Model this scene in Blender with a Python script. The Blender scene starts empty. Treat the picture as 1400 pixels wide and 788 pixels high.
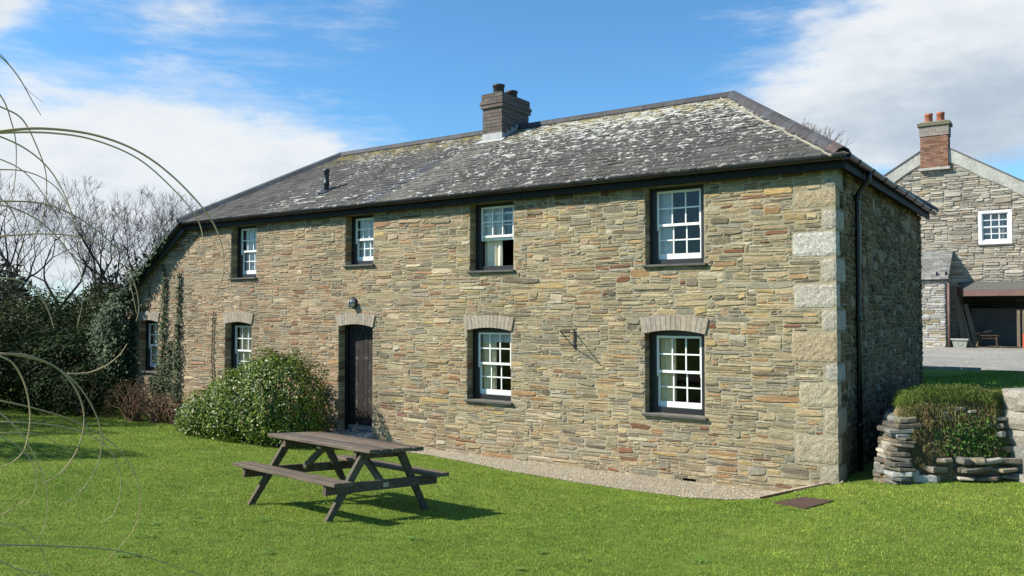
import bpy, math, random
import numpy as np
from mathutils import Vector, Matrix, noise as mnoise

random.seed(7)
RNG = np.random.default_rng(7)
scn = bpy.context.scene
COL = scn.collection
R = math.radians

# ------------------------------------------------------------------ helpers
class MB:
    """collects faces of one mesh"""
    def __init__(s):
        s.v = []; s.f = []; s.c = []
    def add(s, vs, fs, col=(0.5, 0.5, 0.5)):
        o = len(s.v)
        s.v.extend(vs)
        s.f.extend([tuple(i + o for i in f) for f in fs])
        s.c.extend([col] * len(vs))
    def box(s, x0, x1, y0, y1, z0, z1, col=(0.5, 0.5, 0.5)):
        s.add([(x0, y0, z0), (x1, y0, z0), (x1, y1, z0), (x0, y1, z0), (x0, y0, z1), (x1, y0, z1), (x1, y1, z1), (x0, y1, z1)],
              [(0, 3, 2, 1), (4, 5, 6, 7), (0, 1, 5, 4), (1, 2, 6, 5), (2, 3, 7, 6), (3, 0, 4, 7)], col)
    def beam(s, a, b, w, h, up=(0, 0, 1), col=(0.5, 0.5, 0.5), ch=0.0):
        """rectangular bar from a to b; w across, h along up; ch = corner chamfer"""
        a = Vector(a); b = Vector(b); d = (b - a).normalized()
        u = Vector(up); sd = d.cross(u).normalized(); u = sd.cross(d).normalized()
        if ch > 0:
            prof = [(-w/2+ch, -h/2), (w/2-ch, -h/2), (w/2, -h/2+ch), (w/2, h/2-ch), (w/2-ch, h/2), (-w/2+ch, h/2), (-w/2, h/2-ch), (-w/2, -h/2+ch)]
        else:
            prof = [(-w/2, -h/2), (w/2, -h/2), (w/2, h/2), (-w/2, h/2)]
        n = len(prof)
        vs = [tuple(p + sd * x + u * y) for p in (a, b) for x, y in prof]
        fs = [tuple(reversed(range(n))), tuple(range(n, 2*n))] + [(i, (i+1) % n, n + (i+1) % n, n + i) for i in range(n)]
        s.add(vs, fs, col)
    def tube(s, pts, rad, n=6, col=(0.5, 0.5, 0.5), cap=True):
        pts = [Vector(p) for p in pts]
        if not hasattr(rad, '__len__'): rad = [rad] * len(pts)
        vs = []; ref = None
        for i, p in enumerate(pts):
            d = (pts[min(i+1, len(pts)-1)] - pts[max(i-1, 0)]).normalized()
            if ref is None:
                ref = d.orthogonal().normalized()
            ref = (ref - d * ref.dot(d))
            ref = ref.normalized() if ref.length > 1e-6 else d.orthogonal().normalized()
            b = d.cross(ref)
            for k in range(n):
                a = 2 * math.pi * k / n
                vs.append(tuple(p + (ref * math.cos(a) + b * math.sin(a)) * rad[i]))
        fs = []
        for i in range(len(pts)-1):
            for k in range(n):
                fs.append((i*n+k, i*n+(k+1) % n, (i+1)*n+(k+1) % n, (i+1)*n+k))
        if cap:
            fs.append(tuple(reversed(range(n)))); fs.append(tuple(range((len(pts)-1)*n, len(pts)*n)))
        s.add(vs, fs, col)
    def lathe(s, prof, c, n=20, col=(0.5, 0.5, 0.5)):
        """prof list of (r,z)"""
        vs = [(c[0] + r*math.cos(2*math.pi*k/n), c[1] + r*math.sin(2*math.pi*k/n), c[2] + z) for r, z in prof for k in range(n)]
        fs = [(i*n+k, i*n+(k+1) % n, (i+1)*n+(k+1) % n, (i+1)*n+k) for i in range(len(prof)-1) for k in range(n)]
        s.add(vs, fs, col)
    def build(s, name, mat, parent=None, smooth=False):
        me = bpy.data.meshes.new(name)
        me.from_pydata(s.v, [], s.f)
        at = me.attributes.new('Col', 'FLOAT_COLOR', 'POINT')
        arr = np.ones((len(s.v), 4), np.float32); arr[:, :3] = np.array(s.c, np.float32)
        at.data.foreach_set('color', arr.ravel())
        me.materials.append(mat)
        if smooth: me.polygons.foreach_set('use_smooth', [True] * len(me.polygons))
        me.update()
        return link(name, me, parent)

def link(name, me, parent=None):
    o = bpy.data.objects.new(name, me)
    COL.objects.link(o)
    if parent is not None: o.parent = parent
    return o

def np_mesh(name, V, F, C, mat, parent=None):
    """V (n,3), F (m,k) equal sized faces, C (n,3)"""
    me = bpy.data.meshes.new(name)
    m, k = F.shape
    me.vertices.add(len(V)); me.vertices.foreach_set('co', V.astype(np.float32).ravel())
    me.loops.add(m*k); me.loops.foreach_set('vertex_index', F.astype(np.int32).ravel())
    me.polygons.add(m); me.polygons.foreach_set('loop_start', np.arange(0, m*k, k, dtype=np.int32))
    me.polygons.foreach_set('loop_total', np.full(m, k, np.int32))
    me.update(calc_edges=True)
    at = me.attributes.new('Col', 'FLOAT_COLOR', 'POINT')
    arr = np.ones((len(V), 4), np.float32); arr[:, :3] = C
    at.data.foreach_set('color', arr.ravel())
    me.materials.append(mat)
    return link(name, me, parent)

def empty(name, label, cat, loc=(0, 0, 0), group=None):
    o = bpy.data.objects.new(name, None); COL.objects.link(o); o.location = loc
    o.empty_display_size = .2
    return tag(o, label, cat, group)
def tag(o, label=None, cat=None, group=None, kind=None):
    if label: o['label'] = label
    if cat: o['category'] = cat
    if group: o['group'] = group
    if kind: o['kind'] = kind
    return o
def jit(c, a=.1):
    k = 1 + random.uniform(-a, a)
    w_ = random.uniform(-a, a)*.3
    return (c[0]*k*(1+w_), c[1]*k, c[2]*k*(1-w_))

# ------------------------------------------------------------------ node materials
def mat_new(name):
    m = bpy.data.materials.new(name); m.use_nodes = True
    nt = m.node_tree; nt.nodes.clear()
    out = nt.nodes.new('ShaderNodeOutputMaterial')
    b = nt.nodes.new('ShaderNodeBsdfPrincipled')
    nt.links.new(b.outputs[0], out.inputs[0])
    return m, nt, b, out
class N:
    def __init__(s, nt): s.nt = nt
    def n(s, t, **kw):
        x = s.nt.nodes.new(t)
        for k, v in kw.items(): setattr(x, k, v)
        return x
    def l(s, a, b): s.nt.links.new(a, b)
    def coord(s, scale=(1, 1, 1), kind='Object', rot=(0, 0, 0)):
        tc = s.n('ShaderNodeTexCoord'); mp = s.n('ShaderNodeMapping')
        mp.inputs['Scale'].default_value = scale; mp.inputs['Rotation'].default_value = rot
        s.l(tc.outputs[kind], mp.inputs[0]); return mp.outputs[0]
    def noise(s, vec, scale, detail=4, rough=.55):
        x = s.n('ShaderNodeTexNoise'); x.inputs['Scale'].default_value = scale
        x.inputs['Detail'].default_value = detail; x.inputs['Roughness'].default_value = rough
        if vec is not None: s.l(vec, x.inputs['Vector'])
        return x.outputs['Fac']
    def ramp(s, fac, stops):
        x = s.n('ShaderNodeValToRGB'); cr = x.color_ramp
        while len(cr.elements) < len(stops): cr.elements.new(.5)
        for e, (p, c) in zip(cr.elements, stops):
            e.position = p; e.color = (*c, 1) if hasattr(c, '__len__') else (c, c, c, 1)
        s.l(fac, x.inputs[0]); return x.outputs[0]
    def mix(s, fac, a, b, mode='MIX'):
        x = s.n('ShaderNodeMix', data_type='RGBA', blend_type=mode)
        for sock, v in ((x.inputs[0], fac), (x.inputs[6], a), (x.inputs[7], b)):
            if isinstance(v, (int, float)): sock.default_value = v
            elif isinstance(v, tuple): sock.default_value = (*v, 1)
            else: s.l(v, sock)
        return x.outputs[2]
    def math(s, op, a, b=None, clamp=False):
        x = s.n('ShaderNodeMath', operation=op, use_clamp=clamp)
        for sock, v in zip(x.inputs, (a, b)):
            if v is None: continue
            if isinstance(v, (int, float)): sock.default_value = v
            else: s.l(v, sock)
        return x.outputs[0]
    def smooth(s, v, lo, hi):
        x = s.n('ShaderNodeMapRange', interpolation_type='SMOOTHSTEP')
        s.l(v, x.inputs[0]); x.inputs[1].default_value = lo; x.inputs[2].default_value = hi
        return x.outputs[0]
    def attr(s):
        x = s.n('ShaderNodeAttribute'); x.attribute_name = 'Col'; return x.outputs['Color']
    def bump(s, h, strength, dist, nrm=None):
        x = s.n('ShaderNodeBump'); x.inputs['Strength'].default_value = strength; x.inputs['Distance'].default_value = dist
        s.l(h, x.inputs['Height'])
        if nrm is not None: s.l(nrm, x.inputs['Normal'])
        return x.outputs[0]

def m_attr(name, rough=.9, nscale=30, namp=.35, bscale=60, bstr=.6, bdist=.006, stretch=(1, 1, 1), spec=.3, big=0):
    """colour comes from the Col attribute, broken up by noise, with bump"""
    m, nt, b, _ = mat_new(name); q = N(nt)
    v = q.coord(stretch)
    c = q.attr()
    n1 = q.noise(v, nscale, 6, .65)
    c = q.mix(1.0, c, q.ramp(n1, [(.25, 1-namp), (.75, 1+namp)]), 'MULTIPLY')
    if big:
        c = q.mix(1.0, c, q.ramp(q.noise(q.coord(), .9, 4, .6), [(.3, 1-big), (.7, 1+big)]), 'MULTIPLY')
    q.l(c, b.inputs['Base Color'])
    b.inputs['Roughness'].default_value = rough; b.inputs['Specular IOR Level'].default_value = spec
    q.l(q.bump(q.noise(q.coord(), bscale, 5, .7), bstr, bdist), b.inputs['Normal'])
    return m

def m_rubble(name):
    m, nt, b, _ = mat_new(name); q = N(nt)
    c = q.attr()
    v = q.coord((1, 1, 2.6)); w = q.coord()
    c = q.mix(1.0, c, q.ramp(q.noise(v, 9, 6, .7), [(.28, .70), (.5, 1.0), (.75, 1.28)]), 'MULTIPLY')
    c = q.mix(1.0, c, q.ramp(q.noise(w, 70, 3, .7), [(.3, .72), (.7, 1.25)]), 'MULTIPLY')
    # rusty iron streaks inside stones, pale lichen specks, broad weathering
    c = q.mix(q.math('MULTIPLY', q.smooth(q.noise(v, 5.3, 3, .6), .58, .72), .45), c, (.30, .17, .075))
    c = q.mix(q.math('MULTIPLY', q.smooth(q.noise(w, 24, 4, .65), .63, .70), .55), c, (.56, .55, .48))
    c = q.mix(q.math('MULTIPLY', q.smooth(q.noise(w, 16.5, 4, .75), .60, .70), .55), c, (.10, .10, .085))
    c = q.mix(1.0, c, q.ramp(q.noise(w, .8, 5, .65), [(.28, (.74, .76, .76)), (.5, (1, 1, 1)), (.72, (1.2, 1.14, 1.05))]), 'MULTIPLY')
    c = q.mix(q.math('MULTIPLY', q.smooth(q.noise(q.coord((1, 1, .35)), 1.9, 6, .7), .56, .72), .35), c, (.34, .31, .24))
    q.l(c, b.inputs['Base Color'])
    b.inputs['Roughness'].default_value = .92; b.inputs['Specular IOR Level'].default_value = .2
    n1 = q.bump(q.noise(q.coord((1, 1, 2.2)), 22, 6, .7), .7, .02)
    n2 = q.bump(q.noise(w, 110, 3, .7), .6, .004, n1)
    q.l(n2, b.inputs['Normal'])
    return m

def m_slate(name):
    m, nt, b, _ = mat_new(name); q = N(nt)
    tc = q.n('ShaderNodeTexCoord'); sp = q.n('ShaderNodeSeparateXYZ'); q.l(tc.outputs['Object'], sp.inputs[0])
    X, Y, Z = sp.outputs
    w = q.coord(); h = q.coord((1, 1.0, 1.6))
    c = q.attr()
    c = q.mix(1.0, c, q.ramp(q.noise(w, 14, 6, .7), [(.25, .65), (.75, 1.35)]), 'MULTIPLY')
    # greenish grey bloom
    c = q.mix(q.math('MULTIPLY', q.smooth(q.noise(w, 1.6, 6, .7), .45, .75), .55), c, (.15, .145, .115))
    # run-off below the chimney: grey-green band, and a bluer repaired band beside it
    d1 = q.math('ABSOLUTE', q.math('ADD', X, 7.75))
    band = q.math('MULTIPLY', q.smooth(d1, .55, .2), q.smooth(q.noise(w, 5, 5, .7), .35, .6))
    c = q.mix(q.math('MULTIPLY', band, .6), c, (.20, .19, .15))
    d2 = q.math('ABSOLUTE', q.math('ADD', X, 8.45))
    c = q.mix(q.math('MULTIPLY', q.math('MULTIPLY', q.smooth(d2, .22, .1), q.smooth(Z, 5.75, 5.5)), .5), c, (.065, .073, .095))
    # white crustose lichen: denser towards the ridge, dense east of the chimney
    up = q.smooth(Z, 4.55, 6.35)
    east = q.smooth(X, -8.6, -6.3)
    endf = q.smooth(X, .1, -1.2)
    ridge = q.smooth(Z, 5.65, 6.3)
    amt = q.math('ADD', q.math('MULTIPLY', q.math('MULTIPLY', up, east), .082), q.math('MULTIPLY', ridge, .036))
    amt = q.math('ADD', amt, q.math('MULTIPLY', q.math('SUBTRACT', endf, 1), .10))
    wst = q.math('MULTIPLY', q.smooth(X, -11.3, -13.2), -.12)
    amt = q.math('ADD', amt, wst)
    patch = q.math('MULTIPLY', q.math('SUBTRACT', q.noise(w, 1.1, 3, .6), .5), .22)
    dens = q.math('ADD', amt, patch)
    nz = q.noise(q.coord((.85, 1.15, 1.15)), 7.0, 3, .55)
    nz2 = q.noise(q.coord((.9, 1.2, 1.2)), 16, 3, .55)
    t1 = q.math('ADD', nz, dens)
    t2 = q.math('ADD', nz2, q.math('MULTIPLY', dens, .9))
    l1 = q.smooth(t1, .625, .645); l2 = q.smooth(t2, .645, .665)
    lich = q.math('MAXIMUM', l1, l2)
    keep = q.math('SUBTRACT', 1, q.math('MULTIPLY', band, .85))
    c = q.mix(q.math('MULTIPLY', lich, q.math('MULTIPLY', keep, .92)), c, (.50, .49, .43))
    # ochre lichen along the ridge
    yel = q.math('MULTIPLY', q.smooth(Z, 5.85, 6.35), q.smooth(q.noise(w, 5, 5, .7), .46, .58))
    c = q.mix(q.math('MULTIPLY', yel, .75), c, (.24, .19, .045))
    q.l(c, b.inputs['Base Color'])
    b.inputs['Roughness'].default_value = .85; b.inputs['Specular IOR Level'].default_value = .2
    q.l(q.bump(q.noise(w, 45, 5, .7), .6, .006), b.inputs['Normal'])
    return m

def m_plain(name, col, rough=.6, namp=.15, nscale=12, bstr=.25, bdist=.003, bscale=80, metal=0, spec=.5, stretch=(1, 1, 1)):
    m, nt, b, _ = mat_new(name); q = N(nt)
    n1 = q.noise(q.coord(stretch), nscale, 5, .6)
    c = q.mix(1.0, col, q.ramp(n1, [(.25, 1-namp), (.75, 1+namp)]), 'MULTIPLY')
    q.l(c, b.inputs['Base Color']); b.inputs['Roughness'].default_value = rough
    b.inputs['Metallic'].default_value = metal; b.inputs['Specular IOR Level'].default_value = spec
    if bstr: q.l(q.bump(q.noise(q.coord(), bscale, 4, .6), bstr, bdist), b.inputs['Normal'])
    return m

def m_granite(name):
    m, nt, b, _ = mat_new(name); q = N(nt); w = q.coord()
    c = q.attr()
    c = q.mix(1, c, q.ramp(q.noise(w, 55, 3, .8), [(.32, .35), (.5, 1.0), (.68, 1.5)]), 'MULTIPLY')
    c = q.mix(1, c, q.ramp(q.noise(w, 6, 4, .6), [(.3, .85), (.7, 1.12)]), 'MULTIPLY')
    c = q.mix(q.math('MULTIPLY', q.smooth(q.noise(w, 90, 2, .5), .66, .72), .7), c, (.07, .065, .06))
    q.l(c, b.inputs['Base Color']); b.inputs['Roughness'].default_value = .9
    q.l(q.bump(q.noise(w, 60, 5, .75), .9, .012), b.inputs['Normal'])
    return m

def m_leaf(name, rough=.38, spec=.5, trans=.18):
    m, nt, b, out = mat_new(name); q = N(nt)
    c = q.mix(1, q.attr(), q.ramp(q.noise(q.coord(), 2.2, 3, .6), [(.3, .8), (.7, 1.2)]), 'MULTIPLY')
    q.l(c, b.inputs['Base Color']); b.inputs['Roughness'].default_value = rough
    b.inputs['Specular IOR Level'].default_value = spec
    t = q.n('ShaderNodeBsdfTranslucent'); q.l(c, t.inputs[0])
    mx = q.n('ShaderNodeMixShader'); mx.inputs[0].default_value = trans
    q.l(b.outputs[0], mx.inputs[1]); q.l(t.outputs[0], mx.inputs[2]); q.l(mx.outputs[0], out.inputs[0])
    return m

def m_glass(name):
    m, nt, b, out = mat_new(name); q = N(nt); nt.nodes.remove(b)
    g = q.n('ShaderNodeBsdfGlossy'); g.inputs['Roughness'].default_value = .02
    g.inputs['Color'].default_value = (.9, .92, .95, 1)
    q.l(q.bump(q.noise(q.coord(), 5, 2, .5), .25, .004), g.inputs['Normal'])
    t = q.n('ShaderNodeBsdfTransparent'); t.inputs[0].default_value = (.95, .96, .955, 1)
    fr = q.n('ShaderNodeFresnel'); fr.inputs[0].default_value = 1.52
    fac = q.math('ADD', q.math('MULTIPLY', fr.outputs[0], .85), .0, True)
    mx = q.n('ShaderNodeMixShader'); q.l(fac, mx.inputs[0]); q.l(t.outputs[0], mx.inputs[1]); q.l(g.outputs[0], mx.inputs[2])
    q.l(mx.outputs[0], out.inputs[0]); return m

def m_lawn(name):
    m, nt, b, _ = mat_new(name); q = N(nt); w = q.coord()
    n1 = q.noise(w, .9, 5, .65); n2 = q.noise(w, 7, 5, .7)
    c = q.ramp(n1, [(.3, (.10, .16, .024)), (.5, (.14, .21, .03)), (.72, (.19, .24, .045))])
    c = q.mix(1, c, q.ramp(n2, [(.3, .7), (.7, 1.3)]), 'MULTIPLY')
    ln = q.n('ShaderNodeVectorMath', operation='LENGTH'); q.l(w, ln.inputs[0])
    c = q.mix(q.smooth(q.math('ADD', ln.outputs['Value'], q.math('MULTIPLY', n1, 8)), 29, 36), c, (.050, .045, .028))
    q.l(c, b.inputs['Base Color']); b.inputs['Roughness'].default_value = 1; b.inputs['Specular IOR Level'].default_value = .1
    q.l(q.bump(q.noise(w, 60, 5, .8), 1, .02), b.inputs['Normal'])
    return m
def m_blades(name):
    m, nt, b, out = mat_new(name); q = N(nt); w = q.coord()
    c = q.attr()
    n1 = q.noise(w, .55, 5, .65); n2 = q.noise(w, 3.1, 5, .7); n3 = q.noise(q.coord((.5, 2.2, 1), rot=(0, 0, .5)), 1.2, 3, .6)
    c = q.mix(1, c, q.ramp(n1, [(.3, (.74, .84, .74)), (.5, (1, 1, 1)), (.72, (1.32, 1.14, 1.0))]), 'MULTIPLY')
    c = q.mix(1, c, q.ramp(n2, [(.28, (.62, .68, .6)), (.5, (1, 1, 1)), (.72, (1.4, 1.24, 1.2))]), 'MULTIPLY')
    c = q.mix(1, c, q.ramp(n3, [(.35, .9), (.65, 1.1)]), 'MULTIPLY')
    q.l(c, b.inputs['Base Color']); b.inputs['Roughness'].default_value = .6; b.inputs['Specular IOR Level'].default_value = .25
    t = q.n('ShaderNodeBsdfTranslucent'); q.l(c, t.inputs[0])
    mx = q.n('ShaderNodeMixShader'); mx.inputs[0].default_value = .3
    q.l(b.outputs[0], mx.inputs[1]); q.l(t.outputs[0], mx.inputs[2]); q.l(mx.outputs[0], out.inputs[0])
    return m
def m_gravel(name, c0, c1, scale=55):
    m, nt, b, _ = mat_new(name); q = N(nt); w = q.coord()
    vo = q.n('ShaderNodeTexVoronoi'); vo.inputs['Scale'].default_value = scale; q.l(w, vo.inputs['Vector'])
    sep = q.n('ShaderNodeSeparateColor'); q.l(vo.outputs['Color'], sep.inputs[0])
    c = q.mix(sep.outputs[0], c0, c1)
    c = q.mix(1, c, q.ramp(q.noise(w, .6, 5, .65), [(.3, .8), (.7, 1.15)]), 'MULTIPLY')
    q.l(c, b.inputs['Base Color']); b.inputs['Roughness'].default_value = .95
    q.l(q.bump(vo.outputs['Distance'], .8, .015), b.inputs['Normal'])
    return m
def m_wood(name, c0, c1, axis='X'):
    m, nt, b, _ = mat_new(name); q = N(nt)
    st = (1.2, 22, 22) if axis == 'X' else (22, 22, 1.2)
    v = q.coord(st)
    n1 = q.noise(v, 2.2, 6, .7); n2 = q.noise(q.coord(), 9, 5, .7)
    c = q.mix(n1, c0, c1)
    c = q.mix(1, c, q.attr(), 'MULTIPLY')
    c = q.mix(1, c, q.ramp(n1, [(.3, .55), (.55, 1.0), (.8, 1.35)]), 'MULTIPLY')
    c = q.mix(q.math('MULTIPLY', q.smooth(n2, .52, .72), .5), c, (.20, .19, .155))
    c = q.mix(q.math('MULTIPLY', q.smooth(q.noise(v, 5.5, 4, .75), .62, .70), .8), c, (.02, .016, .013))
    q.l(c, b.inputs['Base Color']); b.inputs['Roughness'].default_value = .75; b.inputs['Specular IOR Level'].default_value = .3
    q.l(q.bump(n1, .6, .006), b.inputs['Normal'])
    return m
def m_render(name, col):
    m, nt, b, _ = mat_new(name); q = N(nt); w = q.coord()
    c = q.mix(1, col, q.ramp(q.noise(w, 1.7, 6, .75), [(.3, .65), (.7, 1.2)]), 'MULTIPLY')
    c = q.mix(1, c, q.ramp(q.noise(w, 18, 4, .7), [(.3, .8), (.7, 1.15)]), 'MULTIPLY')
    q.l(c, b.inputs['Base Color']); b.inputs['Roughness'].default_value = .95
    q.l(q.bump(q.noise(w, 12, 6, .7), .7, .04), b.inputs['Normal'])
    return m

M = dict(
    rubble=m_rubble('rubble_stone'), slate=m_slate('slate_roof'), granite=m_granite('granite'),
    brick=m_attr('brick', .9, 18, .3, 70, .7, .006), plainslate=m_attr('plain_slate', .75, 12, .35, 50, .6, .006),
    black=m_plain('black_paint', (.012, .012, .013), .45, .25), fascia=m_plain('fascia_paint', (.012, .0115, .011), .7, .3, 4, spec=.2),
    gutter=m_plain('gutter_plastic', (.009, .009, .010), .35, .3), white=m_plain('white_paint', (.78, .78, .75), .42, .05, 6, .1),
    sill=m_plain('slate_sill', (.085, .08, .07), .8, .35, 9, .6, .004), glass=m_glass('window_glass'),
    curtain=m_plain('curtain_cloth', (.78, .70, .54), .95, .08, 3), net=m_plain('pale_curtain', (.7, .7, .7), .95, .1, 3),
    shutter=m_plain('shutter_paint', (.85, .72, .46), .7, .08, 3), plaster=m_plain('plaster', (.25, .23, .2), .95, .1),
    door=m_wood('door_boards', (.016, .012, .011), (.036, .028, .025), 'Z'), steel=m_plain('dull_metal', (.45, .47, .50), .35, .3, 20, .3, metal=.7),
    iron=m_plain('black_iron', (.012, .010, .010), .6, .3), lampglass=m_plain('lamp_glass', (.5, .5, .47), .2, .2),
    lead=m_plain('lead_flashing', (.36, .36, .345), .7, .25, 8, .5, .006), pipe=m_plain('grey_pipe', (.028, .035, .040), .5, .2),
    ridge=m_attr('ridge_tile', .7, 9, .4, 40, .5, .006), pot=m_plain('dark_pot', (.030, .030, .033), .6, .3, 8),
    terracotta=m_plain('terracotta', (.33, .11, .055), .8, .25, 6, .4, .006),
    wood=m_wood('weathered_wood', (.072, .050, .034), (.20, .155, .11), 'X'), woodz=m_wood('weathered_wood_leg', (.055, .043, .028), (.14, .115, .075), 'Z'),
    lawn=m_lawn('lawn_soil'), blades=m_blades('grass_blades'),
    gravel=m_gravel('fine_gravel', (.24, .20, .135), (.44, .375, .26)), yard=m_gravel('yard_gravel', (.20, .185, .155), (.36, .34, .295), 16),
    pebble=m_attr('pebbles', .9, 30, .2), leaf=m_leaf('glossy_leaf', .42, .35), dull=m_leaf('dull_leaf', .7, .10), ivy=m_leaf('ivy_leaf', .6, .18, .08),
    twig=m_attr('twig', .85, 8, .25, 30, .3, .01), straw=m_attr('straw', .55, 20, .15, 60, .1, .001, spec=.4),
    bark=m_attr('bark', .9, 3, .35, 12, .6, .03), render=m_render('cement_render', (.43, .42, .37)),
    fasciared=m_plain('red_fascia', (.17, .095, .075), .7, .2, 5), soil=m_attr('soil', .95, 14, .35, 30, 1, .03),
    rust=m_plain('rusty_iron', (.075, .040, .024), .9, .5, 9, .8, .01), stoneware=m_granite('stoneware'),
    board=m_plain('grey_board', (.13, .135, .135), .85, .25, 3), paleboard=m_wood('pale_timber', (.24, .19, .12), (.40, .33, .22), 'Z'),
    chairwood=m_wood('chair_wood', (.06, .038, .025), (.12, .075, .05), 'X'), hill=m_plain('hillside', (.035, .040, .020), 1, .4, .2, .6, .3, .8),
    petal=m_plain('petal', (.8, .78, .78), .6, .05), orange=m_plain('orange_paint', (.55, .09, .03), .5, .1),
)

# ------------------------------------------------------------------ camera
CAM = Vector((2.644, -11.35, 2.40)); YAW = R(34.69); PITCH = R(1.62); FPX = 1121.5
cam = bpy.data.cameras.new('camera'); co = bpy.data.objects.new('camera', cam); COL.objects.link(co)
co.location = CAM; co.rotation_euler = (R(90) + PITCH, 0, YAW)
cam.sensor_width = 36; cam.lens = FPX / 1400 * 36; cam.clip_end = 3000; cam.clip_start = .05
scn.camera = co
_r = Vector((math.cos(YAW), math.sin(YAW), 0)); _f0 = Vector((-math.sin(YAW), math.cos(YAW), 0))
_fw = _f0 * math.cos(PITCH) + Vector((0, 0, math.sin(PITCH))); _up = _r.cross(_fw)
def ray(px, py): return _fw + _r * ((px-700)/FPX) - _up * ((py-394)/FPX)
def at_depth(px, py, D): return CAM + ray(px, py) * D

# ------------------------------------------------------------------ world, sun
SUN_EL = 39.0; SX, SY = -.749, -.663
w = bpy.data.worlds.new('World'); scn.world = w; w.use_nodes = True
nt = w.node_tree; nt.nodes.clear(); q = N(nt)
out = q.n('ShaderNodeOutputWorld'); bg = q.n('ShaderNodeBackground'); q.l(bg.outputs[0], out.inputs[0])
sky = q.n('ShaderNodeTexSky'); sky.sky_type = 'NISHITA'; sky.sun_disc = False
sky.sun_elevation = R(SUN_EL); sky.sun_rotation = math.atan2(SX, SY) % (2*math.pi)
sky.air_density = 1.0; sky.dust_density = .4; sky.ozone_density = 2.0
tc = q.n('ShaderNodeTexCoord'); gen = tc.outputs['Generated']
sp = q.n('ShaderNodeSeparateXYZ'); q.l(gen, sp.inputs[0])
az0 = YAW  # azimuth measured from the view axis of the garden
dxr = q.math('ADD', q.math('MULTIPLY', sp.outputs[0], math.cos(YAW)), q.math('MULTIPLY', sp.outputs[1], math.sin(YAW)))
dfw = q.math('ADD', q.math('MULTIPLY', sp.outputs[0], -math.sin(YAW)), q.math('MULTIPLY', sp.outputs[1], math.cos(YAW)))
AZ = q.math('ARCTAN2', dxr, dfw); EL = q.math('ARCSINE', sp.outputs[2])
def blob(a, e, ra, re, soft=1.0):
    u = q.math('DIVIDE', q.math('SUBTRACT', AZ, R(a)), R(ra)); v = q.math('DIVIDE', q.math('SUBTRACT', EL, R(e)), R(re))
    d = q.math('ADD', q.math('MULTIPLY', u, u), q.math('MULTIPLY', v, v))
    return q.n('ShaderNodeMath', operation='EXPONENT'), d
def gauss(a, e, ra, re):
    x, d = blob(a, e, ra, re); q.l(q.math('MULTIPLY', d, -1), x.inputs[0]); return x.outputs[0]
vec = q.n('ShaderNodeCombineXYZ'); q.l(AZ, vec.inputs[0]); q.l(q.math('MULTIPLY', EL, 1.7), vec.inputs[1])
def tilted(ang, s):
    mp = q.n('ShaderNodeMapping'); mp.inputs['Rotation'].default_value = (0, 0, ang); mp.inputs['Scale'].default_value = s
    q.l(vec.outputs[0], mp.inputs[0]); return mp.outputs[0]
nA = q.noise(tilted(-.45, (1.0, 1.5, 1)), 4.2, 9, .60)
nB = q.noise(tilted(.3, (1, 1.4, 1)), 11, 8, .62)
nC = q.noise(tilted(-.25, (.8, 2.6, 1)), 9, 8, .66)
def S(*a):
    r = a[0]
    for x in a[1:]: r = q.math('ADD', r, x)
    return r
def K(x, k): return q.math('MULTIPLY', x, k)
mask = S(K(gauss(-25, 10, 14, 7.5), .66), K(gauss(-13, 8, 11, 4.2), .46), K(gauss(-30, 4, 20, 5), .42), K(gauss(-33.5, 18, 3, 1.8), .5), K(gauss(-21, 20, 9, 3), .24),
         K(gauss(26, 13, 11, 7), .78), K(gauss(34, 17, 14, 6), .3), K(gauss(22, 5.5, 16, 2.0), .14), K(gauss(-9, 19, 6, 2.2), .16),
         K(gauss(-27.5, 16.6, 4, 1.3), -.25), K(gauss(3, 14, 8.5, 8), -.45), K(gauss(30, 7.4, 6, 1.4), -.22), K(gauss(-14, 15.5, 5, 2.5), -.12))
dens = S(mask, K(q.math('SUBTRACT', nA, .5), 1.35), K(q.math('SUBTRACT', nC, .5), .38), -.29)
cov = q.smooth(dens, -.04, .36)
thin = K(q.smooth(S(mask, K(q.math('SUBTRACT', nC, .5), 1.3)), .10, .65), .42)
cover = q.math('MAXIMUM', cov, thin)
# cloud tone: bright tops, greyer towards the thick parts and low down
grey = S(K(gauss(30, 11.5, 10, 4.5), .75), K(gauss(-12, 5, 18, 4), .25), K(gauss(-30, 3, 20, 4), .2), K(q.math('SUBTRACT', nB, .5), 1.1), K(q.math('SUBTRACT', nA, .5), .8))
tone = q.mix(q.smooth(grey, -.1, .9), (10.4, 10.9, 11.3), (5.6, 6.8, 8.2))
blue = q.mix(1, sky.outputs[0], (1.10, 1.88, 2.32), 'MULTIPLY')
skyc = q.mix(cover, blue, tone)
q.l(skyc, bg.inputs[0]); bg.inputs[1].default_value = .054

sun = bpy.data.lights.new('sun', 'SUN'); sun.energy = 5.0; sun.angle = R(.5); sun.color = (1.0, .935, .82)
so = bpy.data.objects.new('sun', sun); COL.objects.link(so)
c_ = math.cos(R(SUN_EL)); so.rotation_euler = Vector((SX*c_, SY*c_, math.sin(R(SUN_EL)))).to_track_quat('Z', 'Y').to_euler()
so.location = (-20, -20, 30)
vs_ = scn.view_settings; vs_.view_transform = 'Standard'; vs_.look = 'None'; vs_.exposure = 0.62; vs_.gamma = 1; vs_.use_curve_mapping = False
scn.cycles.max_bounces = 6; scn.cycles.transparent_max_bounces = 12
scn.cycles.use_denoising = True

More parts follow.
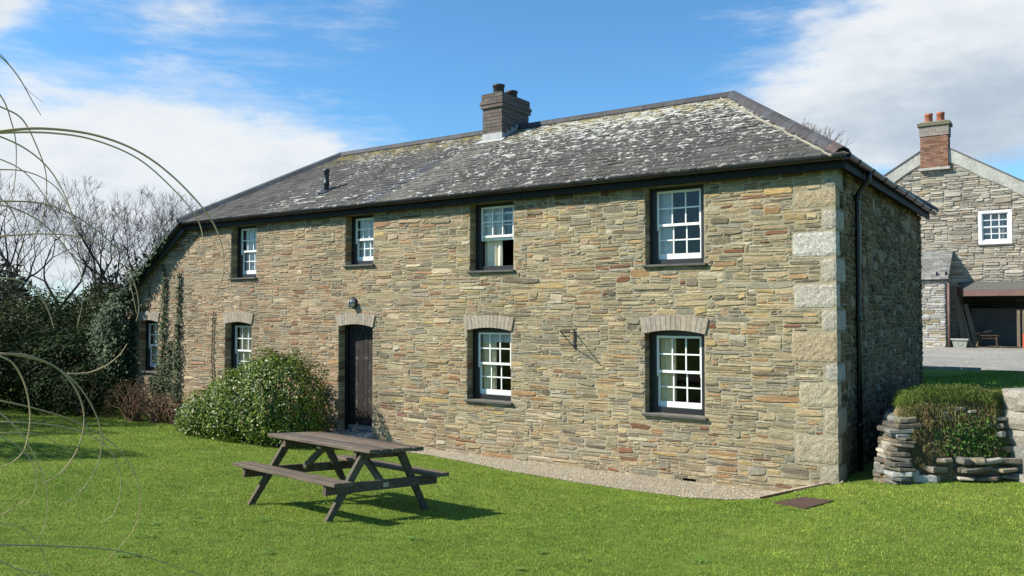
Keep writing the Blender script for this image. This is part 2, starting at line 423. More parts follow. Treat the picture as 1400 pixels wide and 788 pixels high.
# ------------------------------------------------------------------ ground
def sstep(a, b, x):
    t = np.clip((x-a)/(b-a), 0, 1); return t*t*(3-2*t)
def fbm(x, y, s):
    return (np.sin(x*s+1.3*np.sin(y*s*.7+2))*np.cos(y*s*1.1-.6*np.sin(x*s*.9)) + .5*np.sin(x*s*2.3+y*s*1.7+1))*.5
BANK = [(.42, .04), (1.79, .86), (2.07, .66), (4.2, -.75), (7, -2.0)]      # foot of the stone bank
def bank_dist(x, y):
    """positive behind the bank's foot line (north side)"""
    yy = np.interp(x, [p[0] for p in BANK], [p[1] for p in BANK])
    return y - yy
def H(x, y):
    x = np.asarray(x, float); y = np.asarray(y, float)
    a = -.11 + .080*np.clip(-y-.9, 0, 14)
    b = .15 + .09*np.clip(x, 0, 1) + .042*np.clip(-y, 0, 14)
    k = sstep(-1.0, .15, x) * np.where(y < -2.5, sstep(-6, 0, x)/np.maximum(sstep(-1.0, .15, x), .05)*0+1, 1)
    k2 = sstep(-1.0 - np.clip(-y-.6, 0, 6)*.8, .15, x)
    k = np.where(x < .15, k2, 1)
    z = a*(1-k) + b*k
    z = z + .018*fbm(x, y, .9)*sstep(.3, 1.5, -y)
    up = sstep(.42, .72, bank_dist(x, y)) * sstep(.52, .72, x)
    plate = 1.36 - .31*sstep(1.8, 9.8, y) - .12*sstep(.9, .5, x) + .010*fbm(x, y, 2)
    z = z*(1-up) + plate*up
    back = sstep(6.6, 8.5, y)*(x <= .75)                    # land behind the cottage
    zb = np.where(x > -20, 1.05, 1.05*sstep(-34, -20, x) + 0)
    z = np.where((x <= .75) & (y > 6.6), z*(1-back) + zb*back, z)
    # woodland hill far to the west, low rolling land elsewhere
    r = np.hypot(x+5, y)
    z = z + 1.6*sstep(34, 75, r)*(x < -10)*sstep(-10, -30, x) + 1.0*sstep(90, 300, r)
    return z
def h1(x, y): return float(H(x, y))

def axis(lo, hi, fine_lo, fine_hi, step):
    a = list(np.arange(fine_lo, fine_hi+1e-6, step)); s = step; v = fine_hi
    while v < hi: s *= 1.25; v += s; a.append(v)
    s = step; v = fine_lo; pre = []
    while v > lo: s *= 1.25; v -= s; pre.append(v)
    return np.array(pre[::-1] + a)
gx = np.unique(np.concatenate([axis(-900, 900, -18, 5, .35), np.arange(.2, 4.0, .08)])); gy = np.unique(np.concatenate([axis(-900, 900, -12, 12, .35), np.arange(-.6, 3.0, .08)]))
GX, GY = np.meshgrid(gx, gy); GZ = H(GX, GY)
V = np.stack([GX.ravel(), GY.ravel(), GZ.ravel()], 1)
nx, ny = len(gx), len(gy)
ii, jj = np.meshgrid(np.arange(nx-1), np.arange(ny-1)); ii = ii.ravel(); jj = jj.ravel()
F = np.stack([jj*nx+ii, jj*nx+ii+1, (jj+1)*nx+ii+1, (jj+1)*nx+ii], 1)
g = np_mesh('ground', V, F, np.full((len(V), 3), .1, np.float32), M['lawn']); tag(g, kind='structure')
g.data.polygons.foreach_set('use_smooth', [True]*len(g.data.polygons))

# lawn blades: one sheet of countless blades, denser near the viewer's corner of the garden
def blades(name, X, Y, length, width, mat, base, var=.25, seed=1, lean=.6, parent=None, zfun=H):
    rg = np.random.default_rng(seed); n = len(X)
    Z = zfun(X, Y) - .004
    a = rg.uniform(0, 2*math.pi, n); ln = length*rg.uniform(.5, 1.25, n); l2 = rg.uniform(.1, lean, n)
    wd = width*rg.uniform(.6, 1.3, n); b = rg.uniform(0, 2*math.pi, n)
    tip = np.stack([X + np.cos(a)*ln*l2, Y + np.sin(a)*ln*l2, Z + ln*np.sqrt(1-.6*l2**2)], 1)
    p0 = np.stack([X - np.cos(b)*wd/2, Y - np.sin(b)*wd/2, Z], 1); p1 = np.stack([X + np.cos(b)*wd/2, Y + np.sin(b)*wd/2, Z], 1)
    V = np.stack([p0, p1, tip], 1).reshape(-1, 3); F = np.arange(3*n).reshape(-1, 3)
    c = np.array(base)[None, :]*(1+rg.uniform(-var, var, (n, 1)))*(1+rg.uniform(-.1, .1, (n, 3)))
    dry = rg.random(n) < .07; c[dry] = np.array([.22, .19, .085])*rg.uniform(.7, 1.2, (dry.sum(), 1))
    return np_mesh(name, V, F, np.repeat(c, 3, 0), mat, parent)
n = 680000
d = np.exp(RNG.uniform(np.log(2.6), np.log(24), n)); th = RNG.uniform(R(-52), R(50), n)
X = CAM.x + d*(math.cos(YAW)*np.sin(th) - math.sin(YAW)*np.cos(th)); Y = CAM.y + d*(math.sin(YAW)*np.sin(th) + math.cos(YAW)*np.cos(th))
def strip_edge(x):   # outer edge of the gravel border along the cottage front
    return np.interp(x, [-9.6, -9.2, -8, -6.7, -5.7, -4.7, -3.7, -2.8, -1.74, -1.25, -.85, -.5, -.1, .05], [-.05, -.3, -.32, -.36, -.53, -.73, -.82, -.88, -.87, -.68, -.36, -.10, -.02, 0])
DRAIN = [(-.28, -1.86), (.15, -2.16), (.31, -1.56), (-.09, -1.34)]
def in_poly(x, y, P):
    s = np.ones(len(x), bool)
    for i in range(len(P)):
        (x0, y0), (x1, y1) = P[i], P[(i+1) % len(P)]
        s &= ((x1-x0)*(y-y0) - (y1-y0)*(x-x0)) > 0
    return s
ok = (Y < np.where((X > -9.6) & (X < .05), strip_edge(X)+.018*np.sin(X*23)+.02*np.sin(X*9.3+1)+RNG.normal(0, .028, len(X)), np.where(X <= -9.6, -.05, 99))) & ~in_poly(X, Y, DRAIN)
ok &= ~((X > .05) & (bank_dist(X, Y) > -.02)) & ~((X > .05) & (X < .5) & (Y > .15))
X = X[ok]; Y = Y[ok]; d = d[ok]
o = blades('lawn_grass', X, Y, .016+.0010*d, .0022+.0009*d, M['blades'], (.235, .325, .048), seed=3, lean=.9)
tag(o, 'short mown bright green lawn grass in front of the stone cottage', 'grass', kind='stuff')

# small weed rosettes in the lawn
n_ = 45; wd_ = np.exp(RNG.uniform(np.log(4), np.log(11), n_)); wt_ = RNG.uniform(R(-30), R(30), n_)
WX = CAM.x + wd_*(math.cos(YAW)*np.sin(wt_) - math.sin(YAW)*np.cos(wt_)); WY = CAM.y + wd_*(math.sin(YAW)*np.sin(wt_) + math.cos(YAW)*np.cos(wt_))
k_ = WY < -1.2; WX, WY = WX[k_], WY[k_]
WXr = np.repeat(WX, 14)+RNG.normal(0, .035, len(WX)*14); WYr = np.repeat(WY, 14)+RNG.normal(0, .035, len(WX)*14)
WEEDS = np.stack([WXr, WYr, H(WXr, WYr)+.022], 1)

# gravel border
mb = MB(); xs = list(np.linspace(-9.6, .05, 60))
for i in range(len(xs)-1):
    x0, x1 = xs[i], xs[i+1]; e0, e1 = float(strip_edge(x0)), float(strip_edge(x1))
    mb.add([(x0, e0, h1(x0, e0)+.006), (x1, e1, h1(x1, e1)+.006), (x1, .03, h1(x1, 0)+.03), (x0, .03, h1(x0, 0)+.03)], [(0, 1, 2, 3)])
gs = mb.build('gravel_border', M['gravel']); tag(gs, 'narrow strip of pale pebbles along the foot of the cottage wall', 'gravel', kind='stuff')
n = 15000
X = RNG.uniform(-9.5, -.1, n); E_ = strip_edge(X); Y = E_*RNG.uniform(0, 1.03, n) - (RNG.random(n) < .03)*RNG.uniform(0, .12, n)
s = RNG.uniform(.006, .016, n); Z = H(X, Y) + .006 + .024*(1-Y/np.minimum(E_, -.01)) + s*.3
oc = np.array([(1, 0, 0), (0, 1, 0), (-1, 0, 0), (0, -1, 0), (0, 0, .6), (0, 0, -.6)])
V = np.stack([X, Y, Z], 1)[:, None, :] + oc[None]*s[:, None, None]*RNG.uniform(.6, 1.2, (n, 6, 1))
F = (np.array([(0, 1, 4), (1, 2, 4), (2, 3, 4), (3, 0, 4)])[None] + (np.arange(n)*6)[:, None, None]).reshape(-1, 3)
pc = np.array([(.43, .365, .25), (.32, .26, .175), (.52, .46, .35), (.27, .245, .20)])[RNG.integers(0, 4, n)]
np_mesh('pebbles', V.reshape(-1, 3), F, np.repeat(pc, 6, 0), M['pebble'], gs)

# brick-on-end edging scraps at the corner, rusty drain cover
mb = MB(); zc = .055
dp = [(x, y, h1(x, y)+.014) for x, y in DRAIN]
mb.add(dp + [(x, y, z-.06) for x, y, z in dp], [(0, 1, 2, 3), (4, 7, 6, 5), (0, 4, 5, 1), (1, 5, 6, 2), (2, 6, 7, 3), (3, 7, 4, 0)])
dc = mb.build('drain_cover', M['rust']); tag(dc, 'flat rusty brown drain cover set in the grass by the cottage corner', 'drain cover')
mb = MB(); 
for (xa, ya), (xb, yb) in zip([(-.90, -.42), (-.5, -.12)], [(-.5, -.12), (-.1, -.04)]): mb.beam((xa, ya, h1(xa, ya)-.005), (xb, yb, h1(xb, yb)-.005), .018, .07)
ke = mb.build('border_edging', M['rust']); tag(ke, 'dark edging board where the pebble strip ends at the cottage corner', 'edging')

# ------------------------------------------------------------------ stonework
PAL_A = [((0.325, 0.258, 0.152), 6), ((0.262, 0.217, 0.137), 5), ((0.378, 0.303, 0.183), 3.5), ((0.242, 0.211, 0.152), 3.4), ((0.310, 0.194, 0.099), 1.5), ((0.194, 0.097, 0.056), .6), ((0.369, 0.268, 0.127), 1.0), ((0.175, 0.140, 0.096), 2.4), ((0.418, 0.356, 0.247), 1.2)]
PAL_L = [((0.316, 0.231, 0.146), 6), ((0.262, 0.199, 0.130), 5), ((0.360, 0.268, 0.171), 3), ((0.242, 0.199, 0.144), 2.2), ((0.301, 0.180, 0.103), 2.0), ((0.214, 0.121, 0.077), 1.1), ((0.399, 0.315, 0.204), 1.3)]
PAL_S = [((0.168, 0.110, 0.051), 5), ((0.101, 0.068, 0.033), 4), ((0.190, 0.110, 0.046), 2), ((0.291, 0.210, 0.129), 1.6)]  # east wall: same rubble, darkened to put that side's shade into the colour
PAL_F = [((0.346, 0.310, 0.247), 5), ((0.392, 0.355, 0.285), 3), ((0.280, 0.247, 0.195), 4), ((0.326, 0.260, 0.181), 1), ((0.447, 0.408, 0.337), 1.5)]
def pick(p):
    return random.choices([a for a, b in p], [b for a, b in p])[0]
def layout(u0, u1, z0, z1, wr=(.12, .50), hr=(.035, .105), big=.05, rnd=random):
    segs = [[u0, u1, z0]]; outp = []
    while True:
        k = min(range(len(segs)), key=lambda i: segs[i][2])
        a, b, z = segs[k]
        if z >= z1 - 1e-6: break
        L = b-a
        h = rnd.uniform(*hr) if rnd.random() > big else rnd.uniform(hr[1], hr[1]*1.7)
        wdt = rnd.uniform(*wr) * (.7 + .6*h/hr[1])
        if L < wdt*1.35 or L < wr[0]*1.6: wdt = L
        left = rnd.random() < .5
        sideh = []
        if k > 0: sideh.append(segs[k-1][2])
        if k < len(segs)-1: sideh.append(segs[k+1][2])
        for sh in sideh:
            if abs(sh-(z+h)) < hr[0]*.75 and sh - z > hr[0]*.7: h = sh - z
        if wdt < .1: h = min(h, max(wdt*.8, .03))
        if z1 - (z+h) < hr[0]*.8: h = z1 - z
        s0, s1 = (a, a+wdt) if left or wdt == L else (b-wdt, b)
        outp.append((s0, s1, z, z+h))
        new = []
        if s0 > a+1e-9: new.append([a, s0, z])
        new.append([s0, s1, z+h])
        if s1 < b-1e-9: new.append([s1, b, z])
        segs[k:k+1] = new
        i = 0
        while i < len(segs)-1:
            if abs(segs[i][2]-segs[i+1][2]) < 1e-6: segs[i][1] = segs[i+1][1]; del segs[i+1]
            else: i += 1
    return outp
def clip(rects, holes):
    for (a, b, c, d) in holes:
        nr = []
        for r in rects:
            u0, u1, z0, z1 = r
            if u1 <= a or u0 >= b or z1 <= c or z0 >= d: nr.append(r); continue
            if u0 < a: nr.append((u0, a, z0, z1)); u0 = a
            if u1 > b: nr.append((b, u1, z0, z1)); u1 = b
            if z1 > d: nr.append((u0, u1, d, z1))
            if z0 < c: nr.append((u0, u1, z0, c))
        rects = [r for r in nr if r[1]-r[0] > .035 and r[3]-r[2] > .016]
    return rects
def lay_stones(mb, rects, frame, pal, dep=(.004, .02), n=12, gap=.007, top=None, colf=None, slant=.016, rough=.15):
    """frame(u, z, d) -> xyz with d the outward distance"""
    for (u0, u1, z0, z1) in rects:
        cu, cz = (u0+u1)/2, (z0+z1)/2
        if top is not None and z0 > top(cu)-.02: continue
        a, b = (u1-u0)/2-gap*random.uniform(.5, 1.5), (z1-z0)/2-gap*random.uniform(.4, 1.1)
        if a < .006 or b < .005: continue
        dd = random.uniform(*dep); tu, tz = random.uniform(-.04, .04), random.uniform(-.22, .14)
        m = min(a, b); tilt = random.uniform(-1, 1)*slant
        ring = []
        ph = random.random()
        for k in range(n):
            t = 2*math.pi*(k+ph)/n
            c, s = math.cos(t), math.sin(t)
            e = random.uniform(.36, .62)
            x = math.copysign(abs(c)**e, c)*a + random.uniform(-1, 1)*m*rough
            y = math.copysign(abs(s)**e, s)*b + random.uniform(-1, 1)*m*rough
            y += tilt*x/a*.6 if a > .02 else 0
            ring.append((x, y))
        col = jit(colf(cu, cz) if colf else pick(pal), .16)
        vs = []
        for x, y in ring:
            zz = cz+y
            if top is not None: zz = min(zz, top(cu+x))
            vs.append(frame(cu+x, zz, -.01))
        for x, y in ring:
            zz = cz+y*.97
            if top is not None: zz = min(zz, top(cu+x)-.002)
            vs.append(frame(cu+x*.985, zz, max(.001, dd-.005+random.uniform(-.003, .002)+tu*x*.5+tz*y)))
        for x, y in ring:
            ins = max(0, 1-.010/max(m, .011))*.95
            zz = cz+y*ins
            if top is not None: zz = min(zz, top(cu+x)-.004)
            vs.append(frame(cu+x-math.copysign(min(.009, abs(x)), x), zz, max(.002, dd+random.uniform(-.003, .003)+tu*x*.5+tz*y)))
        zz = cz
        if top is not None: zz = min(zz, top(cu)-.006)
        vs.append(frame(cu, zz, dd+random.uniform(-.002, .006)))
        fs = [(r*n+k, r*n+(k+1) % n, (r+1)*n+(k+1) % n, (r+1)*n+k) for r in (0, 1) for k in range(n)]
        fs += [(2*n+k, 2*n+(k+1) % n, 3*n) for k in range(n)]
        mb.add(vs, fs, col)
def panel(mb, u0, u1, z0, z1, holes, frame, depth, col, top=None, rev=None):
    """flat backing wall with rectangular openings and their reveals"""
    us = sorted({u0, u1, *[h[0] for h in holes], *[h[1] for h in holes]}); zs = sorted({z0, z1, *[h[2] for h in holes], *[h[3] for h in holes]})
    us = [u for u in us if u0 <= u <= u1]; zs = [z for z in zs if z0 <= z <= z1]
    inside = lambda u, z: any(h[0] < u < h[1] and h[2] < z < h[3] for h in holes)
    for i in range(len(us)-1):
        for j in range(len(zs)-1):
            if inside((us[i]+us[i+1])/2, (zs[j]+zs[j+1])/2): continue
            a, b, c, d = us[i], us[i+1], zs[j], zs[j+1]
            da, db = (d, d) if top is None else (min(d, top(a)), min(d, top(b)))
            if max(da, db) <= c: continue
            for y in (0, -depth):
                mb.add([frame(a, min(c, da), y), frame(b, min(c, db), y), frame(b, db, y), frame(a, da, y)], [(0, 1, 2, 3)], col)
    for (a, b, c, d) in holes:
        rc = rev or col
        for (p, r) in (((a, c), (a, d)), ((b, c), (b, d)), ((a, d), (b, d)), ((a, c), (b, c))):
            mb.add([frame(*p, 0), frame(*r, 0), frame(*r, -depth), frame(*p, -depth)], [(0, 1, 2, 3)], rc)

# ------------------------------------------------------------------ the cottage
cot = empty('stone_cottage', 'long two-storey rubble stone cottage with hipped slate roof facing the lawn', 'cottage', (0, 0, 0))
ZB = -.35; ZT = 4.33
MORT = (.348, .300, .208)
front = lambda u, z, d: (u, -d, z)
# windows: xc, z0, z1, w, arched
WIN = [dict(x=-2.29, z0=3.10, z1=4.27, w=.94, arch=0), dict(x=-5.645, z0=3.10, z1=4.27, w=.93, arch=0), dict(x=-8.81, z0=3.30, z1=4.27, w=.76, arch=0),
       dict(x=-12.33, z0=3.13, z1=4.27, w=.87, arch=0),
       dict(x=-2.30, z0=.87, z1=2.12, w=.95, arch=1), dict(x=-5.70, z0=.87, z1=2.12, w=.94, arch=1), dict(x=-12.49, z0=.90, z1=2.17, w=.92, arch=1),
       dict(x=-15.92, z0=.95, z1=2.19, w=.80, arch=1)]
DOOR = dict(x=-8.90, z0=.05, z1=2.15, w=.93, arch=1)
XL = -16.9
def ltop(u): return 4.33 if u > -14.46 else 4.33 + (u+14.46)*.655
holes = [(W_['x']-W_['w']/2, W_['x']+W_['w']/2, W_['z0'], W_['z1']) for W_ in WIN + [DOOR]]
holes.append((-2.18, -1.97, -.085, -.035))
arch_clip = [(W_['x']-W_['w']/2-.06, W_['x']+W_['w']/2+.06, W_['z1']-.10, W_['z1']+.17) for W_ in WIN + [DOOR] if W_['arch']]
QU = []   # quoins: z0,z1,front length,side length,colour
GR = (.36, .32, .255); GT = (.35, .275, .17)
for z0, z1, lf, ls, c in [(3.79, 4.02, .54, .22, GT), (3.49, 3.76, .17, .45, GR), (3.13, 3.47, .56, .20, (.46, .43, .37)), (2.79, 3.11, .19, .5, GR), (2.44, 2.77, .53, .2, (.41, .37, .30)),
                          (2.14, 2.42, .18, .5, GR), (1.72, 2.12, .57, .2, GT), (1.46, 1.70, .17, .45, (.34, .31, .26)), (1.12, 1.44, .47, .2, (.37, .31, .21)), (.76, 1.10, .17, .5, (.34, .285, .20)),
                          (.37, .74, .56, .2, (.35, .29, .20)), (.05, .35, .22, .45, (.32, .275, .20)), (4.04, 4.33, .16, .4, (.27, .25, .19))]:
    QU.append((z0, z1, lf, ls, c))
qclip = [(-lf-.012, .1, z0-.01, z1+.01) for z0, z1, lf, ls, c in QU]
def colfront(u, z):
    t = min(1, max(0, (-u-5)/6 + random.uniform(-.35, .35)))
    c = pick(PAL_L) if random.random() < t else pick(PAL_A)
    if z > 4.12 and u > -14: c = tuple(x*.72 for x in c)  # eave shadow painted into the colour of the top stones
    return c
mb = MB()
panel(mb, XL, 0, ZB, ZT, holes, front, .42, MORT, top=ltop, rev=(.17, .16, .13))
st = layout(XL, 0, -.30, ZT, (.06, .44), (.020, .066), .16)
st = clip(st, holes + arch_clip + qclip)
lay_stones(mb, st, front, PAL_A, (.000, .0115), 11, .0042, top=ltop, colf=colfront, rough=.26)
# stones of the window and door reveals (west jamb is the one that shows)
for a, b, c, d in holes[:-1]:
    for xx, sg in ((a, 1), (b, -1)):
        z = c
        while z < d-.02:
            hgt = min(random.uniform(.05, .12), d-z)
            col = jit(pick(PAL_A), .15)
            for (y0, y1) in ((0.004, .165),):
                mb.box(min(xx, xx+sg*.006), max(xx, xx+sg*.006), y0, y1, z+.004, z+hgt-.004, col)
            z += hgt
mb.build('wall', M['rubble'], cot)
# side wall (east), back wall, west wall
side = lambda u, z, d: (d, u, z)
mb = MB(); YB = 7.10
panel(mb, .0, YB, ZB, ZT, [], side, .42, (.25, .205, .135))  # mortar colour also darkened for the shade on this side
qs = [(-.1, ls+.01, z0-.01, z1+.01) for z0, z1, lf, ls, c in QU]
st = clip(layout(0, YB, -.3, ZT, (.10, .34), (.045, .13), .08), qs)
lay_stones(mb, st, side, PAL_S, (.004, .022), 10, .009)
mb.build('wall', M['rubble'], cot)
mb = MB(); mb.box(-16.9, 0, YB-.4, YB, ZB, ZT, (.25, .23, .18)); mb.build('wall', M['rubble'], cot)
mb = MB(); mb.box(-16.9, -16.5, 0.425, YB-.41, ZB, 2.6, (.25, .23, .18)); mb.build('wall', M['rubble'], cot)
mb = MB()
for x in (-4.0, -7.3, -10.5, -14.2): mb.box(x-.06, x+.06, .43, YB-.42, ZB, 4.2)
mb.box(-16.45, -.43, .43, YB-.42, 2.45, 2.62); mb.build('interior', M['plaster'], cot)
# quoins
def rough_block(mb, x0, x1, y0, y1, z0, z1, col, rnd_=.010, j=.004, step=.045):
    """rock-faced block: every face gridded, edges eased, surface jittered"""
    from itertools import product
    nx_, ny_, nz_ = (max(2, int((b-a)/step)) for a, b in ((x0, x1), (y0, y1), (z0, z1)))
    idx = {}; vs = []; fs = []
    def vid(i, k, l):
        key = (i, k, l)
        if key not in idx:
            p = [x0+(x1-x0)*i/nx_, y0+(y1-y0)*k/ny_, z0+(z1-z0)*l/nz_]
            e = [(i in (0, nx_)), (k in (0, ny_)), (l in (0, nz_))]
            cen = ((x0+x1)/2, (y0+y1)/2, (z0+z1)/2)
            if sum(e) >= 2:
                for a in range(3):
                    if e[a]: p[a] += math.copysign(rnd_*(sum(e)-1)*.8, cen[a]-p[a])
            idx[key] = len(vs); vs.append(tuple(v+random.uniform(-j, j) for v in p))
        return idx[key]
    for i, k in product(range(nx_), range(ny_)):
        fs.append((vid(i, k, 0), vid(i, k+1, 0), vid(i+1, k+1, 0), vid(i+1, k, 0))); fs.append((vid(i, k, nz_), vid(i+1, k, nz_), vid(i+1, k+1, nz_), vid(i, k+1, nz_)))
    for i, l in product(range(nx_), range(nz_)):
        fs.append((vid(i, 0, l), vid(i+1, 0, l), vid(i+1, 0, l+1), vid(i, 0, l+1))); fs.append((vid(i, ny_, l), vid(i, ny_, l+1), vid(i+1, ny_, l+1), vid(i+1, ny_, l)))
    for k, l in product(range(ny_), range(nz_)):
        fs.append((vid(0, k, l), vid(0, k, l+1), vid(0, k+1, l+1), vid(0, k+1, l))); fs.append((vid(nx_, k, l), vid(nx_, k+1, l), vid(nx_, k+1, l+1), vid(nx_, k, l+1)))
    mb.add(vs, fs, col)
for z0, z1, lf, ls, c in QU:
    mb = MB(); P = .013
    rough_block(mb, -lf+random.uniform(-.03, .02), P, -P, ls, z0+.004, z1-.004, c)
    mb.build('quoin', M['granite'], cot)
# brick arches over openings
for W_ in WIN + [DOOR]:
    if not W_['arch']: continue
    mb = MB(); x, w_, zt = W_['x'], W_['w'], W_['z1']
    nv = 13 if w_ > .85 else 11
    rise = .055; half = w_/2 + .015
    Rr = (half*half + rise*rise)/(2*rise); cz = zt - Rr
    A = math.asin(half/Rr); fl = 2.2
    zi = lambda u: cz + math.sqrt(max(0, Rr*Rr-u*u))
    hh = .215
    for k in range(nv):
        t0, t1 = -1+2*k/nv, -1+2*(k+1)/nv
        u0, u1 = t0*half, t1*half
        # voussoirs fan outwards
        e0, e1 = t0*(half+.055), t1*(half+.055)
        g_ = .0035
        zo = lambda u: zi(u*.9)+hh
        b4 = [(x+u0+g_, zi(u0)), (x+u1-g_, zi(u1)), (x+e1-g_, zo(e1*.93)), (x+e0+g_, zo(e0*.93))]
        yf = -.024-random.uniform(0, .004)
        vs = [(p[0], yf, p[1]) for p in b4] + [(p[0], .13, p[1]) for p in b4]
        mb.add(vs, [(0, 1, 2, 3), (4, 7, 6, 5), (0, 4, 5, 1), (1, 5, 6, 2), (2, 6, 7, 3), (3, 7, 4, 0)], jit((.33, .275, .215), .12))
    ar = mb.build('brick_arch', M['brick'], cot)
    mb2 = MB()
    N_ = 14
    vs = []
    for k in range(N_+1):
        u = -half + 2*half*k/N_
        vs += [(x+u, -.016, zi(u)+.002), (x+u*1.10, -.016, zi(u)+hh-.006), (x+u, .125, zi(u)+.002)]
    mb2.add(vs, [(3*k, 3*k+3, 3*k+4, 3*k+1) for k in range(N_)] + [(3*k+2, 3*k+5, 3*k+3, 3*k) for k in range(N_)], (.36, .33, .27))
    mb2.build('arch_mortar', M['brick'], ar)

# ---- windows
def pane_grid(mb, x0, x1, z0, z1, y, cols, rows, stile=.045, bottom=.05, top=.045, bar=.021, th=.035):
    mb.box(x0, x0+stile, y, y+th, z0, z1); mb.box(x1-stile, x1, y, y+th, z0, z1)
    mb.box(x0+stile, x1-stile, y+.002, y+th-.002, z0, z0+bottom); mb.box(x0+stile, x1-stile, y+.002, y+th-.002, z1-top, z1)
    ix0, ix1, iz0, iz1 = x0+stile, x1-stile, z0+bottom, z1-top
    for c in range(1, cols):
        xx = ix0+(ix1-ix0)*c/cols; mb.box(xx-bar/2, xx+bar/2, y+.004, y+th-.006, iz0, iz1)
    for r in range(1, rows):
        zz = iz0+(iz1-iz0)*r/rows
        for c in range(cols):
            a = ix0+(ix1-ix0)*c/cols + (bar/2 if c else 0); b = ix0+(ix1-ix0)*(c+1)/cols - (bar/2 if c < cols-1 else 0)
            mb.box(a, b, y+.006, y+th-.008, zz-bar/2, zz+bar/2)
def curtain_mesh(x0, x1, z0, z1, y, amp=.02, folds=9):
    mb = MB(); n = 40; vs = []
    for k in range(n+1):
        t = k/n; u = x0+(x1-x0)*t
        yy = y+amp*math.sin(t*folds*2*math.pi+math.sin(t*9))
        vs += [(u, yy, z0), (u, yy+.01*math.sin(t*31), z1)]
    mb.add(vs, [(2*k, 2*k+2, 2*k+3, 2*k+1) for k in range(n)])
    return mb
def make_window(W_, cols=3, raised=False, cur=None, fw=.115, back=False, label=None):
    x, z0, z1, w_ = W_['x'], W_['z0'], W_['z1'], W_['w']
    x0, x1 = x-w_/2, x+w_/2
    yb = .165
    mb = MB()   # black box frame
    fb = .085; ft = .09 if W_['arch'] else .05
    mb.box(x0+.008, x0+fw, yb, yb+.12, z0, z1+.03); mb.box(x1-fw, x1-.008, yb, yb+.12, z0, z1+.03)
    mb.box(x0+fw, x1-fw, yb+.002, yb+.118, z0, z0+fb); mb.box(x0+fw, x1-fw, yb+.002, yb+.118, z1-ft, z1+.03)
    wn = mb.build('window', M['black'], cot)
    if label: wn['label'] = label
    bv = wn.modifiers.new('b', 'BEVEL'); bv.width = .004
    sx0, sx1, sz0, sz1 = x0+fw-.012, x1-fw+.012, z0+fb, z1-ft
    mid = (sz0+sz1)/2
    up = MB(); pane_grid(up, sx0, sx1, mid-.02, sz1, yb+.018, cols, 2, bottom=.04, top=.035)
    # horns under the meeting rail
    up.box(sx0, sx0+.04, yb+.020, yb+.05, mid-.075, mid-.021); up.box(sx1-.04, sx1, yb+.020, yb+.05, mid-.075, mid-.021)
    up.build('sash', M['white'], wn)
    lz = (sz0, mid+.02) if not raised else (sz0+(mid-sz0)*.98-.06, sz1-.10)
    lo = MB(); pane_grid(lo, sx0+.004, sx1-.004, lz[0], lz[1], yb+.060, cols, 2, bottom=.085, top=.04)
    lo.build('sash', M['white'], wn)
    gl = MB()
    gl.add([(sx0+.04, yb+.036, mid), (sx1-.04, yb+.036, mid), (sx1-.04, yb+.036, sz1-.03), (sx0+.04, yb+.036, sz1-.03)], [(0, 1, 2, 3)])
    gl.add([(sx0+.04, yb+.078, lz[0]+.07), (sx1-.04, yb+.078, lz[0]+.07), (sx1-.04, yb+.078, lz[1]-.03), (sx0+.04, yb+.078, lz[1]-.03)], [(0, 1, 2, 3)])
    gl.build('glass', M['glass'], wn)
    sl = MB(); sl.box(x0-.035, x1+.04, -.06, .17, z0-.038, z0-.002)
    so_ = sl.build('sill', M['sill'], wn); bv = so_.modifiers.new('b', 'BEVEL'); bv.width = .006
    if cur: cur(wn, sx0, sx1, sz0, sz1)
    return wn
def c_left(mat, frac, y=.29, tie=False):
    def f(wn, a, b, c, d): curtain_mesh(a, a+(b-a)*frac, c-.1, d+.05, y, .012, 4).build('curtain', M[mat], wn)
    return f
def c_w3(wn, a, b, c, d):
    curtain_mesh(a, a+(b-a)*.44, c-.05, d+.05, .30, .01, 3).build('curtain', M['shutter'], wn)
    curtain_mesh(a, b, d-.17, d+.05, .275, .012, 9).build('curtain', M['net'], wn)
def c_full(mat, y=.36):
    def f(wn, a, b, c, d): curtain_mesh(a-.05, b+.05, c-.05, d+.05, y, .012, 7).build('curtain', M[mat], wn)
    return f
def c_beige(wn, a, b, c, d):
    curtain_mesh(a, a+(b-a)*.52, c-.05, d+.05, .31, .02, 3).build('curtain', M['curtain'], wn)
make_window(WIN[0], cur=c_left('net', .3)); make_window(WIN[1], raised=True, cur=c_beige, label='window with its lower sash pushed up')
make_window(WIN[2], cur=c_full('net', .31), fw=.10); make_window(WIN[3], cur=c_full('net', .31))
make_window(WIN[4], cur=c_left('shutter', .38, .29)); make_window(WIN[5], cur=c_w3); make_window(WIN[6], cur=c_full('shutter', .30)); make_window(WIN[7], cols=2, cur=c_full('shutter', .30))

# ---- door
x, w_ = DOOR['x'], DOOR['w']; x0, x1 = x-w_/2, x+w_/2
mb = MB()
nb = 6; bw = (w_-.17)/nb
for k in range(nb):
    mb.box(x0+.085+k*bw+.002, x0+.085+(k+1)*bw-.002, .22, .255, .16, 2.09, (random.uniform(.85, 1.15),)*3)
dr = mb.build('door', M['door'], cot); bv = dr.modifiers.new('b', 'BEVEL'); bv.width = .004
mb = MB(); mb.box(x0+.008, x0+.08, .17, .26, .05, 2.18); mb.box(x1-.08, x1-.008, .17, .26, .05, 2.18); mb.box(x0+.08, x1-.08, .172, .258, 2.07, 2.18)
mb.box(x0+.08, x1-.08, .262, .27, .05, 2.1)
mb.build('door_frame', M['black'], dr)
mb = MB(); mb.box(x0+.085, x1-.085, .195, .217, .085, .175); mb.box(x0+.02, x1-.01, .03, .19, .03, .075); mb.build('weather_board', M['steel'], dr)
mb = MB(); mb.lathe([(.0, -.03), (.022, -.028), (.03, -.01), (.022, .01), (.01, .02)], (0, 0, 0), 12)
